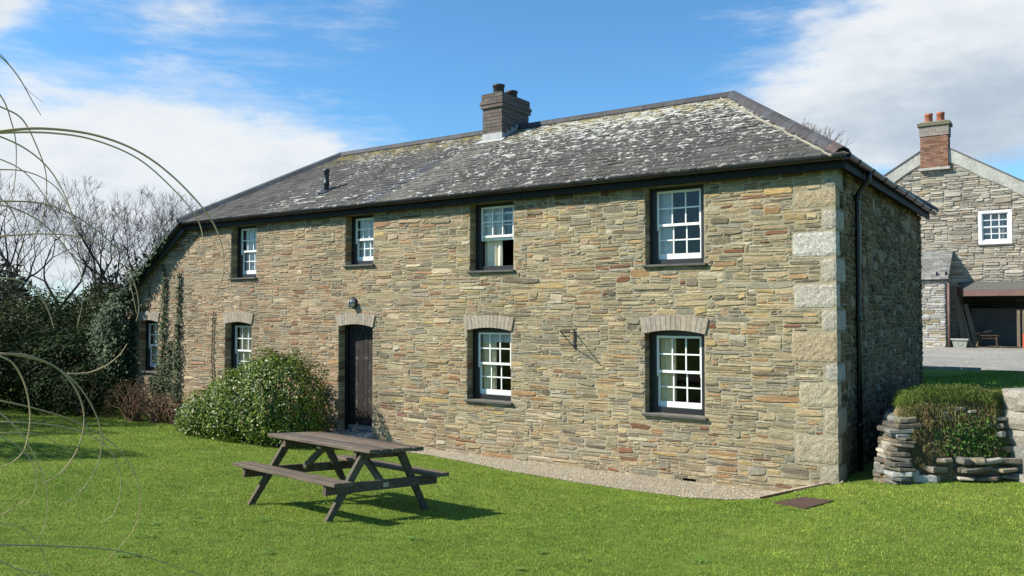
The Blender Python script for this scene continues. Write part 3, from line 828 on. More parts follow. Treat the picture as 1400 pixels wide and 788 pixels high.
mb.v = [(x1-.135+p[0], .19+p[2], 1.12+p[1]) for p in mb.v]
mb.build('door_knob', M['steel'], dr, True)
mb = MB(); mb.box(x0-.05, x1+.05, -.22, .17, -.28, .045, (.30, .29, .26)); stp = mb.build('doorstep', M['granite'], cot); bv = stp.modifiers.new('b', 'BEVEL'); bv.width = .012

# ---- roof
EZ = 4.45; RZ = 6.43; EY = -.20; EX = .20; RY = 3.55; BYE = 7.30; RX1 = -2.63; RX0 = -13.03
LX = -14.42; LB = (-16.95, EY, 4.43-(16.95-14.42)*.655)
def slates(name, A, B, C_, D, parent, expo=.17, wr=(.235, .262), cols=None, mat='slate', thick=.006, seed=0):
    """quad A(eave left) B(eave right) C(top right) D(top left); may be a triangle"""
    rd = random.Random(seed)
    A, B, C_, D = map(Vector, (A, B, C_, D))
    u = (B-A).normalized(); nrm = u.cross(C_-A if (C_-D).length < 1e-4 else D-A).normalized()
    if nrm.z < 0: nrm = -nrm
    v = nrm.cross(u).normalized()
    if v.z < 0: v = -v
    vmax = max((D-A).dot(v), (C_-A).dot(v))
    def edge(P, Q, t):
        a, b = (P-A).dot(v), (Q-A).dot(v)
        k = (t-a)/(b-a) if abs(b-a) > 1e-6 else 0
        return (P-A).dot(u)*(1-k) + (Q-A).dot(u)*k
    mb = MB()
    b0 = A - nrm*.03
    mb.add([tuple(P-nrm*.012) for P in (A, B, C_, D)], [(0, 1, 2, 3)], (.06, .06, .06))
    mb.add([tuple(P-nrm*.06) for P in (A, B, C_, D)], [(0, 1, 2, 3)], (.06, .06, .06))
    r = 0; t = -.02
    while t < vmax:
        t1 = min(t+expo*1.06, vmax)
        lo0, lo1 = edge(A, D, max(t, 0)), edge(B, C_, max(t, 0)); hi0, hi1 = edge(A, D, t1), edge(B, C_, t1)
        x = math.floor(min(lo0, hi0)/.2485)*.2485 - (.124 if r % 2 else 0) - .25 + rd.uniform(-.012, .012); r += 1
        while x < max(lo1, hi1):
            wd = rd.uniform(*wr)
            if rd.random() < .03: wd *= .8
            a, b = x+.0035, x+wd-.0035; x += wd
            # clamp the four corners to the sloping ends
            p = [(min(max(a, lo0), lo1), t), (min(max(b, lo0), lo1), t), (min(max(b, hi0), hi1), t1), (min(max(a, hi0), hi1), t1)]
            if p[1][0]-p[0][0] < .01 and p[2][0]-p[3][0] < .01: continue
            up_ = thick+rd.uniform(0, .007)+(.010 if rd.random() < .04 else 0); sk = rd.uniform(-.006, .006)*(4 if rd.random() < .05 else 1); hi_ = .002
            kk = rd.uniform(.72, 1.3); ww = rd.uniform(-.05, .05)
            c = tuple(k*kk for k in cols) if cols else (.073*kk*(1+ww), .067*kk, .060*kk*(1-ww))
            def P3(s, tt, h): return tuple(A + u*s + v*tt + nrm*h)
            vs = [P3(p[0][0], p[0][1]+sk, up_), P3(p[1][0], p[1][1]-sk, up_+rd.uniform(-.003, .003)), P3(*p[2], hi_), P3(*p[3], hi_),
                  P3(p[0][0], p[0][1]+sk, -.011), P3(p[1][0], p[1][1]-sk, -.011), P3(*p[2], -.011), P3(*p[3], -.011)]
            mb.add(vs, [(0, 1, 2, 3), (0, 4, 5, 1), (1, 5, 6, 2), (3, 7, 4, 0)], c)
        t += expo
    return mb.build(name, M[mat], parent)
rf = slates('roof', (LX, EY, EZ), (EX, EY, EZ), (RX1, RY, RZ), (RX0, RY, RZ), cot, seed=1)
slates('roof_hip', (EX, EY, EZ), (EX, BYE, EZ), (RX1, RY, RZ), (RX1, RY, RZ), rf, seed=2)
slates('roof_back', (EX, BYE, EZ), (-17.3, BYE, EZ), (RX0, RY, RZ), (RX1, RY, RZ), rf, seed=3, expo=.3, wr=(.4, .6))
# west hip running on down over the lower end
nL = (Vector((LX, EY, EZ))-Vector((RX0, RY, RZ))).cross(Vector(LB)-Vector((LX, EY, EZ))); cL = nL.dot(Vector(LB))
zL = lambda X_, Y_: (cL - nL.x*X_ - nL.y*Y_)/nL.z
mb = MB()
mb.add([(RX0, RY, RZ), (LX, EY, EZ), LB, (-16.95, 7.3, zL(-16.95, 7.3))], [(0, 1, 2, 3)], (.08, .08, .08))
mb.add([(RX0, RY, RZ-.06), (LX, EY, EZ-.06), (LB[0], LB[1], LB[2]-.06), (-16.95, 7.3, zL(-16.95, 7.3)-.06)], [(3, 2, 1, 0)], (.08, .08, .08))
mb.build('roof_end', M['plainslate'], rf)
# ridge and hip tiles
def ridge(A, B, rw, name='ridge_tile', c0=(.058, .056, .058), end=None, seg=.45, hgt=.075):
    A = Vector(A); B = Vector(B); L = (B-A).length; d = (B-A)/L; n = max(1, int(L/seg)); mb = MB()
    sd = d.cross(Vector((0, 0, 1))).normalized(); upv = sd.cross(d)
    for k in range(n):
        a = A+d*(L*k/n); b = A+d*(L*(k+1)/n-.008); cc = jit(c0, .2)
        if end is not None and k == 0: cc = end
        prof = [(-rw, -.045), (-rw*.5, hgt*.55), (0, hgt), (rw*.5, hgt*.55), (rw, -.045)]
        vs = []
        for P_ in (a, b):
            for s_, h_ in prof: vs.append(tuple(P_+sd*s_+upv*h_))
            for s_, h_ in prof: vs.append(tuple(P_+sd*s_*.92+upv*(h_-.02)))
        fs = []
        for j in range(4): fs += [(j, j+1, 11+j, 10+j), (5+j, 15+j, 16+j, 6+j)]
        for o_ in (0, 10):
            for j in range(4): fs.append((o_+j, o_+5+j, o_+6+j, o_+1+j))
        fs += [(0, 10, 15, 5), (4, 9, 19, 14)]
        mb.add(vs, fs, cc)
    return mb.build(name, M['ridge'], rf)
ridge((RX0, RY, RZ+.02), (RX1, RY, RZ+.02), .12)
ridge((EX-.07, EY+.09, EZ+.035), (RX1, RY, RZ+.03), .135, 'hip_tile', end=(.085, .06, .052), seg=.33)
ridge((LX-.03, EY-.02, EZ+.03), (RX0, RY, RZ+.03), .13, 'hip_tile', c0=(.075, .078, .084))
ridge((EX+.02, BYE+.02, EZ+.02), (RX1, RY, RZ+.03), .15, 'hip_tile')
# mortar bedding under the east hip
mb = MB()
p0 = Vector((EX-.05, EY-.02, EZ+.0)); p1 = Vector((RX1-.08, RY-.05, RZ))
pts = [p0.lerp(p1, k/30) + Vector((-.135+random.uniform(-.02, .02), -.05, -.03)) for k in range(31)]
mb.tube(pts, [random.uniform(.014, .028) for _ in pts], 6, (.26, .24, .18)); mb.build('hip_mortar', M['brick'], rf)
# fascia, gutter
mb = MB()
mb.box(-14.40, .155, -.135, -.105, 4.262, 4.44); mb.box(.125, .155, -.105, YB+.1, 4.262, 4.44)
mb.box(-14.40, .12, -.104, 0, 4.332, 4.36); mb.box(.0, .124, -.104, YB+.1, 4.332, 4.36)
fo = mb.build('fascia', M['fascia'], cot); bv = fo.modifiers.new('b', 'BEVEL'); bv.width = .005
def gutter(A, B, outv, name='gutter', rad=.058, brk=1.0):
    A = Vector(A); B = Vector(B); d = (B-A).normalized(); L = (B-A).length; o_ = Vector(outv); mb = MB(); n = 10
    vs = []
    for P_ in (A, B):
        for k in range(n+1):
            a = math.pi*k/n; vs.append(tuple(P_ + o_*(-math.cos(a)*rad) + Vector((0, 0, -math.sin(a)*rad))))
        for k in range(n+1):
            a = math.pi*k/n; vs.append(tuple(P_ + o_*(-math.cos(a)*(rad-.006)) + Vector((0, 0, -math.sin(a)*(rad-.006)))))
    m2 = 2*(n+1)
    fs = [(k, k+1, m2+k+1, m2+k) for k in range(n)] + [(n+1+k, m2+n+1+k, m2+n+2+k, n+2+k) for k in range(n)]
    fs += [(0, m2, m2+n+1, n+1), (n, 2*n+1, m2+2*n+1, m2+n)] + [(k, n+1+k, n+2+k, k+1) for k in range(n)] + [(m2+k, m2+k+1, m2+n+2+k, m2+n+1+k) for k in range(n)]
    mb.add(vs, fs)
    s = .5
    while s < L:    # brackets and joints
        P_ = A+d*s
        mb.tube([P_+o_*(-math.cos(math.pi*k/8)*(rad+.004))+Vector((0, 0, -math.sin(math.pi*k/8)*(rad+.004))) for k in range(9)], .009, 5)
        s += brk
    return mb.build(name, M['gutter'], cot)
gutter((-14.35, -.20, 4.425), (.20, -.20, 4.425), (0, -1, 0)); gutter((.215, -.26, 4.42), (.215, YB+.32, 4.42), (1, 0, 0), brk=.9)
# barge board on the west slope
mb = MB(); mb.beam((-14.36, -.12, 4.33), (-16.9, -.12, 4.33-2.54*.655), .05, .17, col=(.5,)*3); mb.beam((-14.30, -.19, 4.435), (-16.95, -.19, 4.435-2.65*.655), .20, .035)
bb = mb.build('barge_board', M['pipe'], cot)
# downpipe
mb = MB()
mb.tube([(.215, 1.03, 4.37), (.215, 1.03, 4.29), (.20, 1.03, 4.25), (.075, 1.03, 4.08), (.06, 1.03, 4.02), (.06, 1.03, 2.3), (.06, 1.03, .02)], .036, 10)
for z in (3.98, 2.25, .75): mb.lathe([(.036, 0), (.048, .004), (.048, .07), (.036, .075)], (.06, 1.03, z), 12)
for z in (3.6, 2.2, .7): mb.box(-.01, .04, .985, 1.075, z, z+.03)
mb.build('downpipe', M['gutter'], cot, True)
# vent pipe through the roof
vz = EZ + (.79-EY)*(RZ-EZ)/(RY-EY)
mb = MB(); mb.lathe([(.055, -.1), (.055, .13), (.066, .14), (.066, .19), (.055, .2), (.055, .40), (.07, .41), (.07, .47), (.045, .475), (.045, .3)], (-10.6, .79, vz), 14)
mb.build('vent_pipe', M['pipe'], cot, True)
mb = MB(); mb.add([(-10.74, .60, vz-.19*.528+.03), (-10.46, .60, vz-.19*.528+.03), (-10.47, .96, vz+.17*.528+.03), (-10.73, .96, vz+.17*.528+.03)], [(0, 1, 2, 3)]); mb.build('pipe_flashing', M['pipe'], rf)
# chimney
ch = empty('chimney', None, None); ch.parent = cot
def bricks(mb, x0, x1, y0, y1, z0, z1, ch_=.075, bl=.225, col=(.125, .102, .088), var=.18, proud=0):
    z = z0; r = 0
    mb.box(x0+.012, x1-.012, y0+.012, y1-.012, z0, z1, (.16, .15, .13))
    while z < z1-.01:
        zz = min(z+ch_, z1)
        for (a0, a1, fn) in ((x0, x1, lambda a, b: (a, b, y0, y0+.05)), (x0, x1, lambda a, b: (a, b, y1-.05, y1)), (y0, y1, lambda a, b: (x1-.05, x1, a, b)), (y0, y1, lambda a, b: (x0, x0+.05, a, b))):
            a = a0 - (bl/2 if r % 2 else 0)
            while a < a1:
                b = a+bl; p, s_ = max(a, a0), min(b, a1)
                if s_-p > .03:
                    X0, X1, Y0, Y1 = fn(p+.004, s_-.004); j = random.uniform(0, .004)
                    mb.box(X0-j, X1+j, Y0-j, Y1+j, z+.005, zz-.005, jit(col, var))
                a = b
        z += ch_; r += 1
mb = MB(); cx0, cx1, cy0, cy1 = -7.98, -7.47, 2.88, 3.92
bricks(mb, cx0, cx1, cy0, cy1, 5.85, 6.79)
bricks(mb, cx0-.035, cx1+.035, cy0-.035, cy1+.035, 6.79, 6.865)
bricks(mb, cx0-.05, cx1+.05, cy0-.05, cy1+.05, 6.868, 6.94)
bricks(mb, cx0-.02, cx1+.02, cy0-.02, cy1+.02, 6.943, 7.10)
mb.add([(cx0-.02, cy0-.02, 7.102), (cx1+.02, cy0-.02, 7.102), (cx1+.02, cy1+.02, 7.102), (cx0-.02, cy1+.02, 7.102), (cx0+.1, cy0+.1, 7.15), (cx1-.1, cy0+.1, 7.15), (cx1-.1, cy1-.1, 7.15), (cx0+.1, cy1-.1, 7.15)],
       [(4, 5, 6, 7), (0, 1, 5, 4), (1, 2, 6, 5), (2, 3, 7, 6), (3, 0, 4, 7)], (.20, .19, .17))
mb.build('chimney_stack', M['brick'], ch)
for yy, hh in ((3.12, .19), (3.62, .16)):
    mb = MB(); mb.lathe([(.12, -.1), (.12, hh-.05), (.135, hh-.045), (.135, hh), (.10, hh), (.095, -.02)], ((cx0+cx1)/2, yy, 7.15), 20); mb.build('chimney_pot', M['pot'], ch, True)
mb = MB(); zr = lambda y: EZ+(y-EY)*(RZ-EZ)/(RY-EY)
mb.box(cx0-.012, cx1+.012, cy0-.014, cy0-.001, zr(cy0)-.02, zr(cy0)+.16)
mb.add([(cx0-.12, cy0-.16, zr(cy0-.16)+.022), (cx1+.12, cy0-.16, zr(cy0-.16)+.022), (cx1+.08, cy0+.01, zr(cy0)+.04), (cx0-.08, cy0+.01, zr(cy0)+.04)], [(0, 1, 2, 3)])
for k in range(4):
    ya = cy0+k*.17; mb.box(cx1+.002, cx1+.012+.001*k, ya, ya+.165, zr(ya)-.02, zr(ya)+.15)
    mb.box(cx0-.012-.001*k, cx0-.002, ya, ya+.165, zr(ya)-.02, zr(ya)+.15)
mb.build('lead_flashing', M['lead'], ch)

# lamp above the door, wall bracket
lp = empty('wall_lamp', 'small oval bulkhead lamp on the stone wall above the dark door', 'lamp', (-8.92, 0, 2.56))
mb = MB(); mb.lathe([(.0, 0), (.085, 0), (.085, .02), (.075, .03)], (0, 0, 0), 16)
mb.v = [(p[0]*.9, -p[2]-.02, p[1]*1.25) for p in mb.v]; mb.build('base', M['iron'], lp)
mb = MB(); mb.lathe([(.066, 0), (.064, .05), (.045, .09), (.0, .105)], (0, 0, 0), 16); mb.v = [(p[0]*.9, -p[2]-.045, p[1]*1.25) for p in mb.v]; mb.build('lens', M['lampglass'], lp, True)
mb = MB(); mb.tube([(0, -.045, .115), (0, -.12, .09), (0, -.158, 0), (0, -.12, -.09), (0, -.045, -.115)], .008, 6); mb.tube([(-.075, -.045, 0), (-.055, -.12, 0), (0, -.158, 0), (.055, -.12, 0), (.075, -.045, 0)], .008, 6)
mb.build('guard', M['iron'], lp)
br = empty('basket_bracket', 'thin black iron hanging-basket bracket between the two eastern ground-floor windows', 'bracket', (-3.99, 0, 2.0))
mb = MB(); mb.beam((0, -.022, .10), (0, -.022, -.20), .03, .008, up=(0, 1, 0)); mb.build('back_plate', M['iron'], br)
mb = MB(); mb.tube([(0, -.03, .06), (0, -.2, .065), (0, -.40, .06), (0, -.44, .075), (0, -.445, .10)], .0085, 6); mb.build('arm', M['iron'], br)
mb = MB(); mb.tube([(0, -.03, -.17), (0, -.15, -.10), (0, -.39, .05)], .0075, 6); mb.tube([(-.06, -.03, .035), (.06, -.03, .035)], .006, 5); mb.build('brace', M['iron'], br)

# ------------------------------------------------------------------ picnic table
def picnic_table():
    t = empty('picnic_table', 'weathered brown wooden picnic table with attached benches standing on the lawn', 'picnic table')
    L, Wt, Ht, Hs = 1.76, .74, .735, .43
    gr = (1, 1, 1)
    mb = MB(); n = 5; pw = Wt/n
    for k in range(n):
        y = -Wt/2+pw*k; e = random.uniform(-.012, .012)
        mb.beam((-L/2+e, y+pw/2, Ht-.02), (L/2+e, y+pw/2, Ht-.02), pw-.008, .04, col=jit(gr, .28), ch=.006)
    mb.build('table_top', M['wood'], t)
    for sy in (-1, 1):
        mb = MB()
        for k in range(2):
            y = sy*(.68+(-.5+k)*.115); mb.beam((-L/2, y, Hs-.02), (L/2, y, Hs-.02), .110, .04, col=jit((1.05, 1.05, 1.05), .1), ch=.005)
        mb.build('seat', M['wood'], t)
    for sx in (-1, 1):
        x = sx*.655
        for sy in (-1, 1):
            mb = MB(); mb.beam((x, sy*.68, .0), (x, sy*.235, Ht-.045), .045, .095, up=(0, sy, .3), col=jit(gr, .1), ch=.004)
            # square the foot
            for i, v in enumerate(mb.v):
                if v[2] < .06: mb.v[i] = (v[0], v[1], -.012)
            lg = mb.build('leg', M['woodz'], t)
        mb = MB(); mb.beam((x+sx*.046, -.765, Hs-.092), (x+sx*.046, .765, Hs-.092), .045, .10, col=jit((.8, .8, .8), .08), ch=.004); cb = mb.build('cross_beam', M['wood'], t)
        if sx > 0:
            m2 = MB(); m2.box(x+sx*.069, x+sx*.074, -.03, .045, Hs-.115, Hs-.07); m2.build('maker_plate', M['steel'], cb)
        mb = MB(); mb.beam((x-sx*.046, -.34, Ht-.085), (x-sx*.046, .34, Ht-.085), .045, .08, col=(.85,)*3, ch=.004); mb.build('top_batten', M['wood'], t)
        mb = MB(); mb.beam((x-sx*.0, 0, Hs-.07), (x-sx*.42, 0, Ht-.045), .07, .045, up=(0, 1, 0), col=jit((1.1,)*3, .1), ch=.004); mb.build('brace', M['woodz'], t)
    mb = MB(); mb.beam((0, -.33, Ht-.06), (0, .33, Ht-.06), .07, .035, col=(.9,)*3); mb.build('top_batten', M['wood'], t)
    return t
pt = picnic_table()
tx, ty = -4.20, -4.86
pt.location = (tx, ty, h1(tx, ty)+.012); pt.rotation_euler = (-math.atan(.080), 0, R(-5.0)); pt.scale = (1.02, 1.02, 1.0)

# ------------------------------------------------------------------ leaf clouds
def leaf_mesh(name, P, Nrm, size, cols, mat, parent=None, aspect=.45, seed=0, flat=.6):
    rg = np.random.default_rng(seed); n = len(P)
    rn = rg.normal(size=(n, 3)); rn /= np.linalg.norm(rn, axis=1)[:, None]
    nn = Nrm*flat + rn*(1-flat) + np.array([0, 0, .15]); nn /= np.linalg.norm(nn, axis=1)[:, None]
    t = np.cross(nn, rg.normal(size=(n, 3))); t /= np.linalg.norm(t, axis=1)[:, None]
    b = np.cross(nn, t)
    s = (size*rg.uniform(.6, 1.25, n))[:, None]
    v0 = P - t*s*.5; v1 = P + b*s*aspect*.5 + nn*s*.06 - t*s*.05; v2 = P + t*s*.5 - nn*s*.08; v3 = P - b*s*aspect*.5 + nn*s*.06 - t*s*.05
    V = np.stack([v0, v1, v2, v3], 1).reshape(-1, 3)
    F = np.arange(4*n).reshape(-1, 4)
    cols = np.array(cols); c = cols[rg.integers(0, len(cols), n)]*rg.uniform(.75, 1.25, (n, 1))
    return np_mesh(name, V, F, np.repeat(c, 4, 0), mat, parent)
def cloud_points(lobes, n, seed, shell=(.72, 1.03), rough=.16, zmin=None):
    """lobes: (cx,cy,cz,rx,ry,rz); points near the outer surface of their union"""
    rg = np.random.default_rng(seed)
    ar = np.array([max(l[3]*l[4], l[4]*l[5], l[3]*l[5]) for l in lobes]); pr = ar/ar.sum()
    k = rg.choice(len(lobes), n*2, p=pr); Lb = np.array(lobes)[k]
    d = rg.normal(size=(len(k), 3)); d /= np.linalg.norm(d, axis=1)[:, None]
    f = 1 + rough*(np.sin(d[:, 0]*7+k*1.7)*np.cos(d[:, 1]*6+k)+np.sin(d[:, 2]*8+d[:, 0]*5+k*2.1)*.7)*.6
    r = rg.uniform(0, 1, len(k))**.45*(shell[1]-shell[0])+shell[0]
    P = Lb[:, :3] + d*Lb[:, 3:]*(f*r)[:, None]
    keep = np.ones(len(P), bool)
    for i, l in enumerate(lobes):
        q_ = (((P-np.array(l[:3]))/np.array(l[3:]))**2).sum(1); keep &= ~((q_ < .42) & (k != i))
    if zmin is not None: keep &= P[:, 2] > zmin
    P = P[keep][:n]; d = d[keep][:n]
    return P, d
def shrub(name, label, cat, lobes, n, size, cols, mat, seed, group=None, base=None, twigs=14, aspect=.45, rough=.16, twigcol=(.07, .055, .04), flat=.6, ymax=None):
    lob = np.array(lobes); cx, cy = lob[:, 0].mean(), lob[:, 1].mean(); gz = h1(cx, cy)
    root = empty(name, label, cat, (cx, cy, gz), group)
    lobes2 = [(l[0]-cx, l[1]-cy, l[2]-gz, l[3], l[4], l[5]) for l in lobes]
    P, d = cloud_points(lobes2, n, seed, rough=rough)
    zg = H(P[:, 0]+cx, P[:, 1]+cy)-gz; k = P[:, 2] > zg+.03
    if ymax is not None: k &= (P[:, 1]+cy) < ymax
    P, d = P[k], d[k]
    leaf_mesh('foliage', P, d, size, cols, M[mat], root, aspect, seed, flat)
    mb = MB(); rd = random.Random(seed)
    for l in lobes2:
        for _ in range(twigs):
            a = rd.uniform(0, 6.28); e = rd.uniform(.1, 1.4)
            tip = Vector((l[0]+l[3]*.9*math.cos(a)*math.cos(e), l[1]+l[4]*.9*math.sin(a)*math.cos(e), l[2]+l[5]*.9*math.sin(e)))
            if ymax is not None and tip.y+cy > ymax: continue
            st_ = Vector((l[0]+rd.uniform(-.15, .15), l[1]+rd.uniform(-.15, .15), float(H(l[0]+cx, l[1]+cy))-gz-.03)); mid = st_.lerp(tip, .5)+Vector((rd.uniform(-.1, .1), rd.uniform(-.1, .1), .12))
            mb.tube([st_, mid, tip], [.02, .012, .004], 4, jit(twigcol, .2), False)
    mb.build('branches', M['twig'], root)
    return root
LAUREL = [(.04, .085, .012), (.065, .13, .015), (.10, .165, .018), (.155, .205, .022), (.20, .245, .03), (.045, .095, .016), (.15, .19, .026)]
DARKG = [(.012, .028, .007), (.018, .038, .009), (.028, .048, .013), (.010, .020, .006)]
OLIVE = [(.036, .052, .014), (.052, .066, .018), (.026, .040, .012), (.070, .078, .026)]
o = leaf_mesh('lawn_weeds', WEEDS, np.tile([[0., 0., 1.]], (len(WEEDS), 1)), .04, [(.15, .25, .05), (.10, .20, .04)], M['dull'], None, .6, 61, .8)
tag(o, 'small clover and daisy rosettes scattered through the mown lawn', 'weeds', kind='stuff')
shrub('laurel_shrub', 'large rounded glossy green shrub between the front door and the half-hidden window', 'shrub',
      [(-9.60, -1.05, .70, .74, .70, .88), (-10.15, -1.0, .74, .80, .80, .88), (-10.75, -1.1, .46, .80, .75, .84), (-11.45, -1.15, .32, .80, .70, .62), (-12.0, -1.1, .12, .5, .55, .45), (-9.45, -1.1, .12, .62, .62, .58),
       (-10.2, -1.4, .35, .80, .45, .60), (-11.0, -1.4, .25, .80, .45, .50), (-9.85, -1.1, 1.22, .42, .40, .36), (-10.45, -1.1, 1.12, .40, .4, .34), (-11.15, -1.3, .66, .4, .4, .36), (-9.45, -1.45, .60, .36, .35, .42)],
      34000, .066, LAUREL, 'leaf', 11, rough=.22, ymax=-.03)
shrub('laurel_shrub', 'small low green shrub against the west side of the large rounded shrub', 'shrub',
      [(-12.62, -.88, .14, .46, .46, .44), (-12.25, -.75, .05, .4, .4, .38)], 2600, .085, [(.05, .11, .03), (.07, .13, .03), (.09, .14, .04)], 'leaf', 12, ymax=-.03)
shrub('bare_shrub', 'brownish half-bare twiggy shrub under the ivy by the westernmost window', 'shrub',
      [(-15.3, -.75, .2, .75, .6, .62), (-14.5, -.6, .1, .55, .5, .45), (-13.9, -.5, .0, .4, .4, .35)], 4200, .05, [(.13, .085, .045), (.10, .07, .035), (.07, .07, .03), (.16, .11, .06)], 'dull', 13, twigs=60, aspect=.3, twigcol=(.16, .10, .06), flat=.1, ymax=-.03)
shrub('evergreen_shrub', 'low dark evergreen bush in shade just left of the brownish twiggy shrub', 'shrub',
      [(-16.9, -1.0, .35, .85, .7, .75), (-17.6, -1.3, .3, .8, .7, .7)], 5200, .08, DARKG, 'dull', 14, ymax=-.02)
GB = 'dark evergreens west of the cottage'
shrub('rhododendron', 'tall dark rhododendron closest to the west end of the cottage', 'shrub',
      [(-18.6, -.6, .7, 1.3, 1.2, 1.15), (-19.0, .8, 1.0, 1.5, 1.5, 1.3), (-18.3, 2.0, 1.3, 1.2, 1.4, 1.3)], 15000, .11, DARKG+OLIVE[:1], 'dull', 15, GB)
shrub('rhododendron', 'broad dark rhododendron with olive sunlit top beyond the lawn', 'shrub',
      [(-21.4, .3, 1.1, 2.0, 1.8, 1.75), (-20.6, 1.8, 1.6, 1.7, 1.6, 1.5), (-19.8, -1.0, .7, 1.3, 1.1, 1.1)], 19000, .12, OLIVE+DARKG, 'dull', 16, GB)
rr = shrub('camellia', 'dark camellia bush dotted with white blossoms at the far edge of the lawn', 'shrub',
      [(-20.2, -3.2, .9, 1.5, 1.3, 1.5), (-21.4, -2.6, 1.8, 1.6, 1.5, 1.7), (-22.4, -3.6, 1.4, 1.5, 1.4, 1.7)], 17000, .10, DARKG+OLIVE[:2], 'dull', 17, GB)
P, d = cloud_points([(0+1.13, -.07, 1.1, 1.55, 1.35, 1.5), (-.07, .53, 1.9, 1.65, 1.55, 1.7)], 26, 5, shell=(1.0, 1.03))
leaf_mesh('blossom', np.repeat(P, 6, 0)+RNG.normal(0, .03, (len(P)*6, 3)), np.repeat(d, 6, 0), .10, [(.8, .78, .78)], M['petal'], rr, .9, 3)
shrub('holly_bush', 'dense olive green bush beyond the west lawn, taller than the white-blossomed one', 'shrub',
      [(-24.2, -1.5, 1.4, 2.2, 2.0, 2.0), (-25.8, -4.2, 1.5, 2.2, 2.0, 2.1)], 17000, .12, OLIVE+DARKG, 'dull', 18, GB)
shrub('holly_bush', 'dense dark bush at the outer west edge of the lawn', 'shrub',
      [(-21.0, -5.9, 1.3, 1.9, 1.6, 2.2), (-22.6, -7.3, 1.3, 1.8, 1.6, 2.2)], 13000, .12, DARKG+OLIVE, 'dull', 19, GB)
shrub('holly_bush', 'tall dark bush shading the west corner of the lawn', 'shrub',
      [(-17.2, -6.3, 1.7, 1.6, 1.4, 2.5), (-18.9, -7.2, 1.7, 1.8, 1.5, 2.6)], 14000, .12, DARKG+OLIVE, 'dull', 29, GB)

shrub('holly_bush', 'tall dark bush nearest the viewer on the west side of the lawn', 'shrub',
      [(-14.1, -8.1, 1.9, 1.5, 1.3, 2.8), (-15.8, -9.7, 1.9, 1.6, 1.4, 2.7)], 22000, .12, DARKG+OLIVE, 'dull', 30, GB)
shrub('holly_bush', 'tall dark bush between the white-blossomed bush and the lawn edge', 'shrub',
      [(-18.0, -4.4, 1.5, 1.3, 1.2, 2.3)], 8000, .12, DARKG+OLIVE, 'dull', 33, GB)
# ------------------------------------------------------------------ ivy
def ivy(name, label, stems, n_per, size, seed, cols, spread=.10, mat='ivy', group=None, off=.05):
    rd = np.random.default_rng(seed); root = empty(name, label, 'ivy', (stems[0][0][0], 0, h1(stems[0][0][0], -.1)), group); ox, oy, oz = root.location
    mb = MB(); P = []; 
    for stem in stems:
        pts = [Vector((p[0]-ox, p[1]-oy, p[2]-oz)) for p in stem]
        mb.tube(pts, [.012]*len(pts), 5, (.14, .11, .08))
        for a, b in zip(stem[:-1], stem[1:]):
            m_ = int(n_per*math.dist(a[:3], b[:3])*((a[3]+b[3])/2)/.1)
            t = rd.random(m_)[:, None]; A_ = np.array(a[:3]); B_ = np.array(b[:3]); wd = a[3]+(b[3]-a[3])*t[:, 0]
            p = A_+(B_-A_)*t; p[:, 0] += rd.normal(0, 1, m_)*wd*.55; p[:, 2] += rd.normal(0, .04, m_); p[:, 1] -= rd.uniform(.0, 1, m_)*off*(1+wd*2)
            P.append(p)
    mb.build('stems', M['twig'], root)
    P = np.concatenate(P) - np.array([ox, oy, oz]); nr = np.tile(np.array([[0, -1, .25]]), (len(P), 1))
    leaf_mesh('foliage', P, nr, size, cols, M[mat], root, .85, seed, .62)
    return root
IV = [(.03, .055, .02), (.045, .075, .03), (.065, .095, .04), (.07, .10, .04), (.035, .06, .025), (.025, .04, .018)]
GI = 'ivy growing on the west end of the cottage'
ivy('ivy', 'thick dark ivy mass along the sloping west edge of the cottage wall',
    [[(-16.85, -.03, .3, .30), (-16.8, -.05, 1.2, .32), (-16.75, -.08, 2.2, .30), (-16.45, -.10, 2.9, .24), (-15.9, -.14, 3.35, .15), (-15.3, -.16, 3.75, .09), (-14.7, -.16, 4.18, .05)],
     [(-17.0, -.25, .4, .5), (-17.05, -.3, 1.5, .55), (-17.0, -.3, 2.35, .45), (-16.6, -.22, 2.85, .22)],
     [(-17.5, -.1, .5, .5), (-17.6, -.1, 1.6, .55), (-17.4, -.15, 2.3, .35)]], 150, .078, 31, IV, group=GI, off=.16)
ivy('ivy', 'ivy framing the narrow westernmost window', [[(-16.5, -.03, .3, .2), (-16.5, -.03, 1.4, .22), (-16.5, -.03, 2.3, .22)], [(-16.3, -.03, 2.42, .08), (-15.9, -.03, 2.5, .03), (-15.85, -.03, 3.0, .015)],
    [(-15.75, -.04, .45, .3), (-15.6, -.04, .85, .12)]], 190, .062, 32, IV, group=GI)
ivy('ivy', 'broad ivy column between the westernmost window and the next one', [[(-15.3, -.03, .3, .22), (-15.3, -.03, 1.5, .18), (-15.25, -.03, 2.3, .11), (-15.2, -.03, 3.15, .06), (-15.3, -.03, 3.5, .03)],
    [(-14.75, -.03, .3, .20), (-14.7, -.03, 1.3, .19), (-14.68, -.03, 2.1, .12), (-14.62, -.03, 3.3, .03)], [(-15.05, -.03, .5, .10), (-15.0, -.03, 1.7, .08)]], 200, .06, 33, IV, group=GI)
ivy('ivy', 'single thin ivy stem between the ivy column and the arched window', [[(-13.35, -.03, .0, .06), (-13.33, -.03, .9, .05), (-13.38, -.03, 1.4, .02), (-13.34, -.03, 2.4, .02)]], 120, .05, 34, IV, group=GI)

# ------------------------------------------------------------------ stone bank beside the cottage
bank = empty('stone_bank', 'turf-topped dry stone bank with weeds growing over its end beside the cottage', 'bank', (1.1, 1.1, .1))
bx, by, bz = 1.1, 1.1, .1
mb = MB()
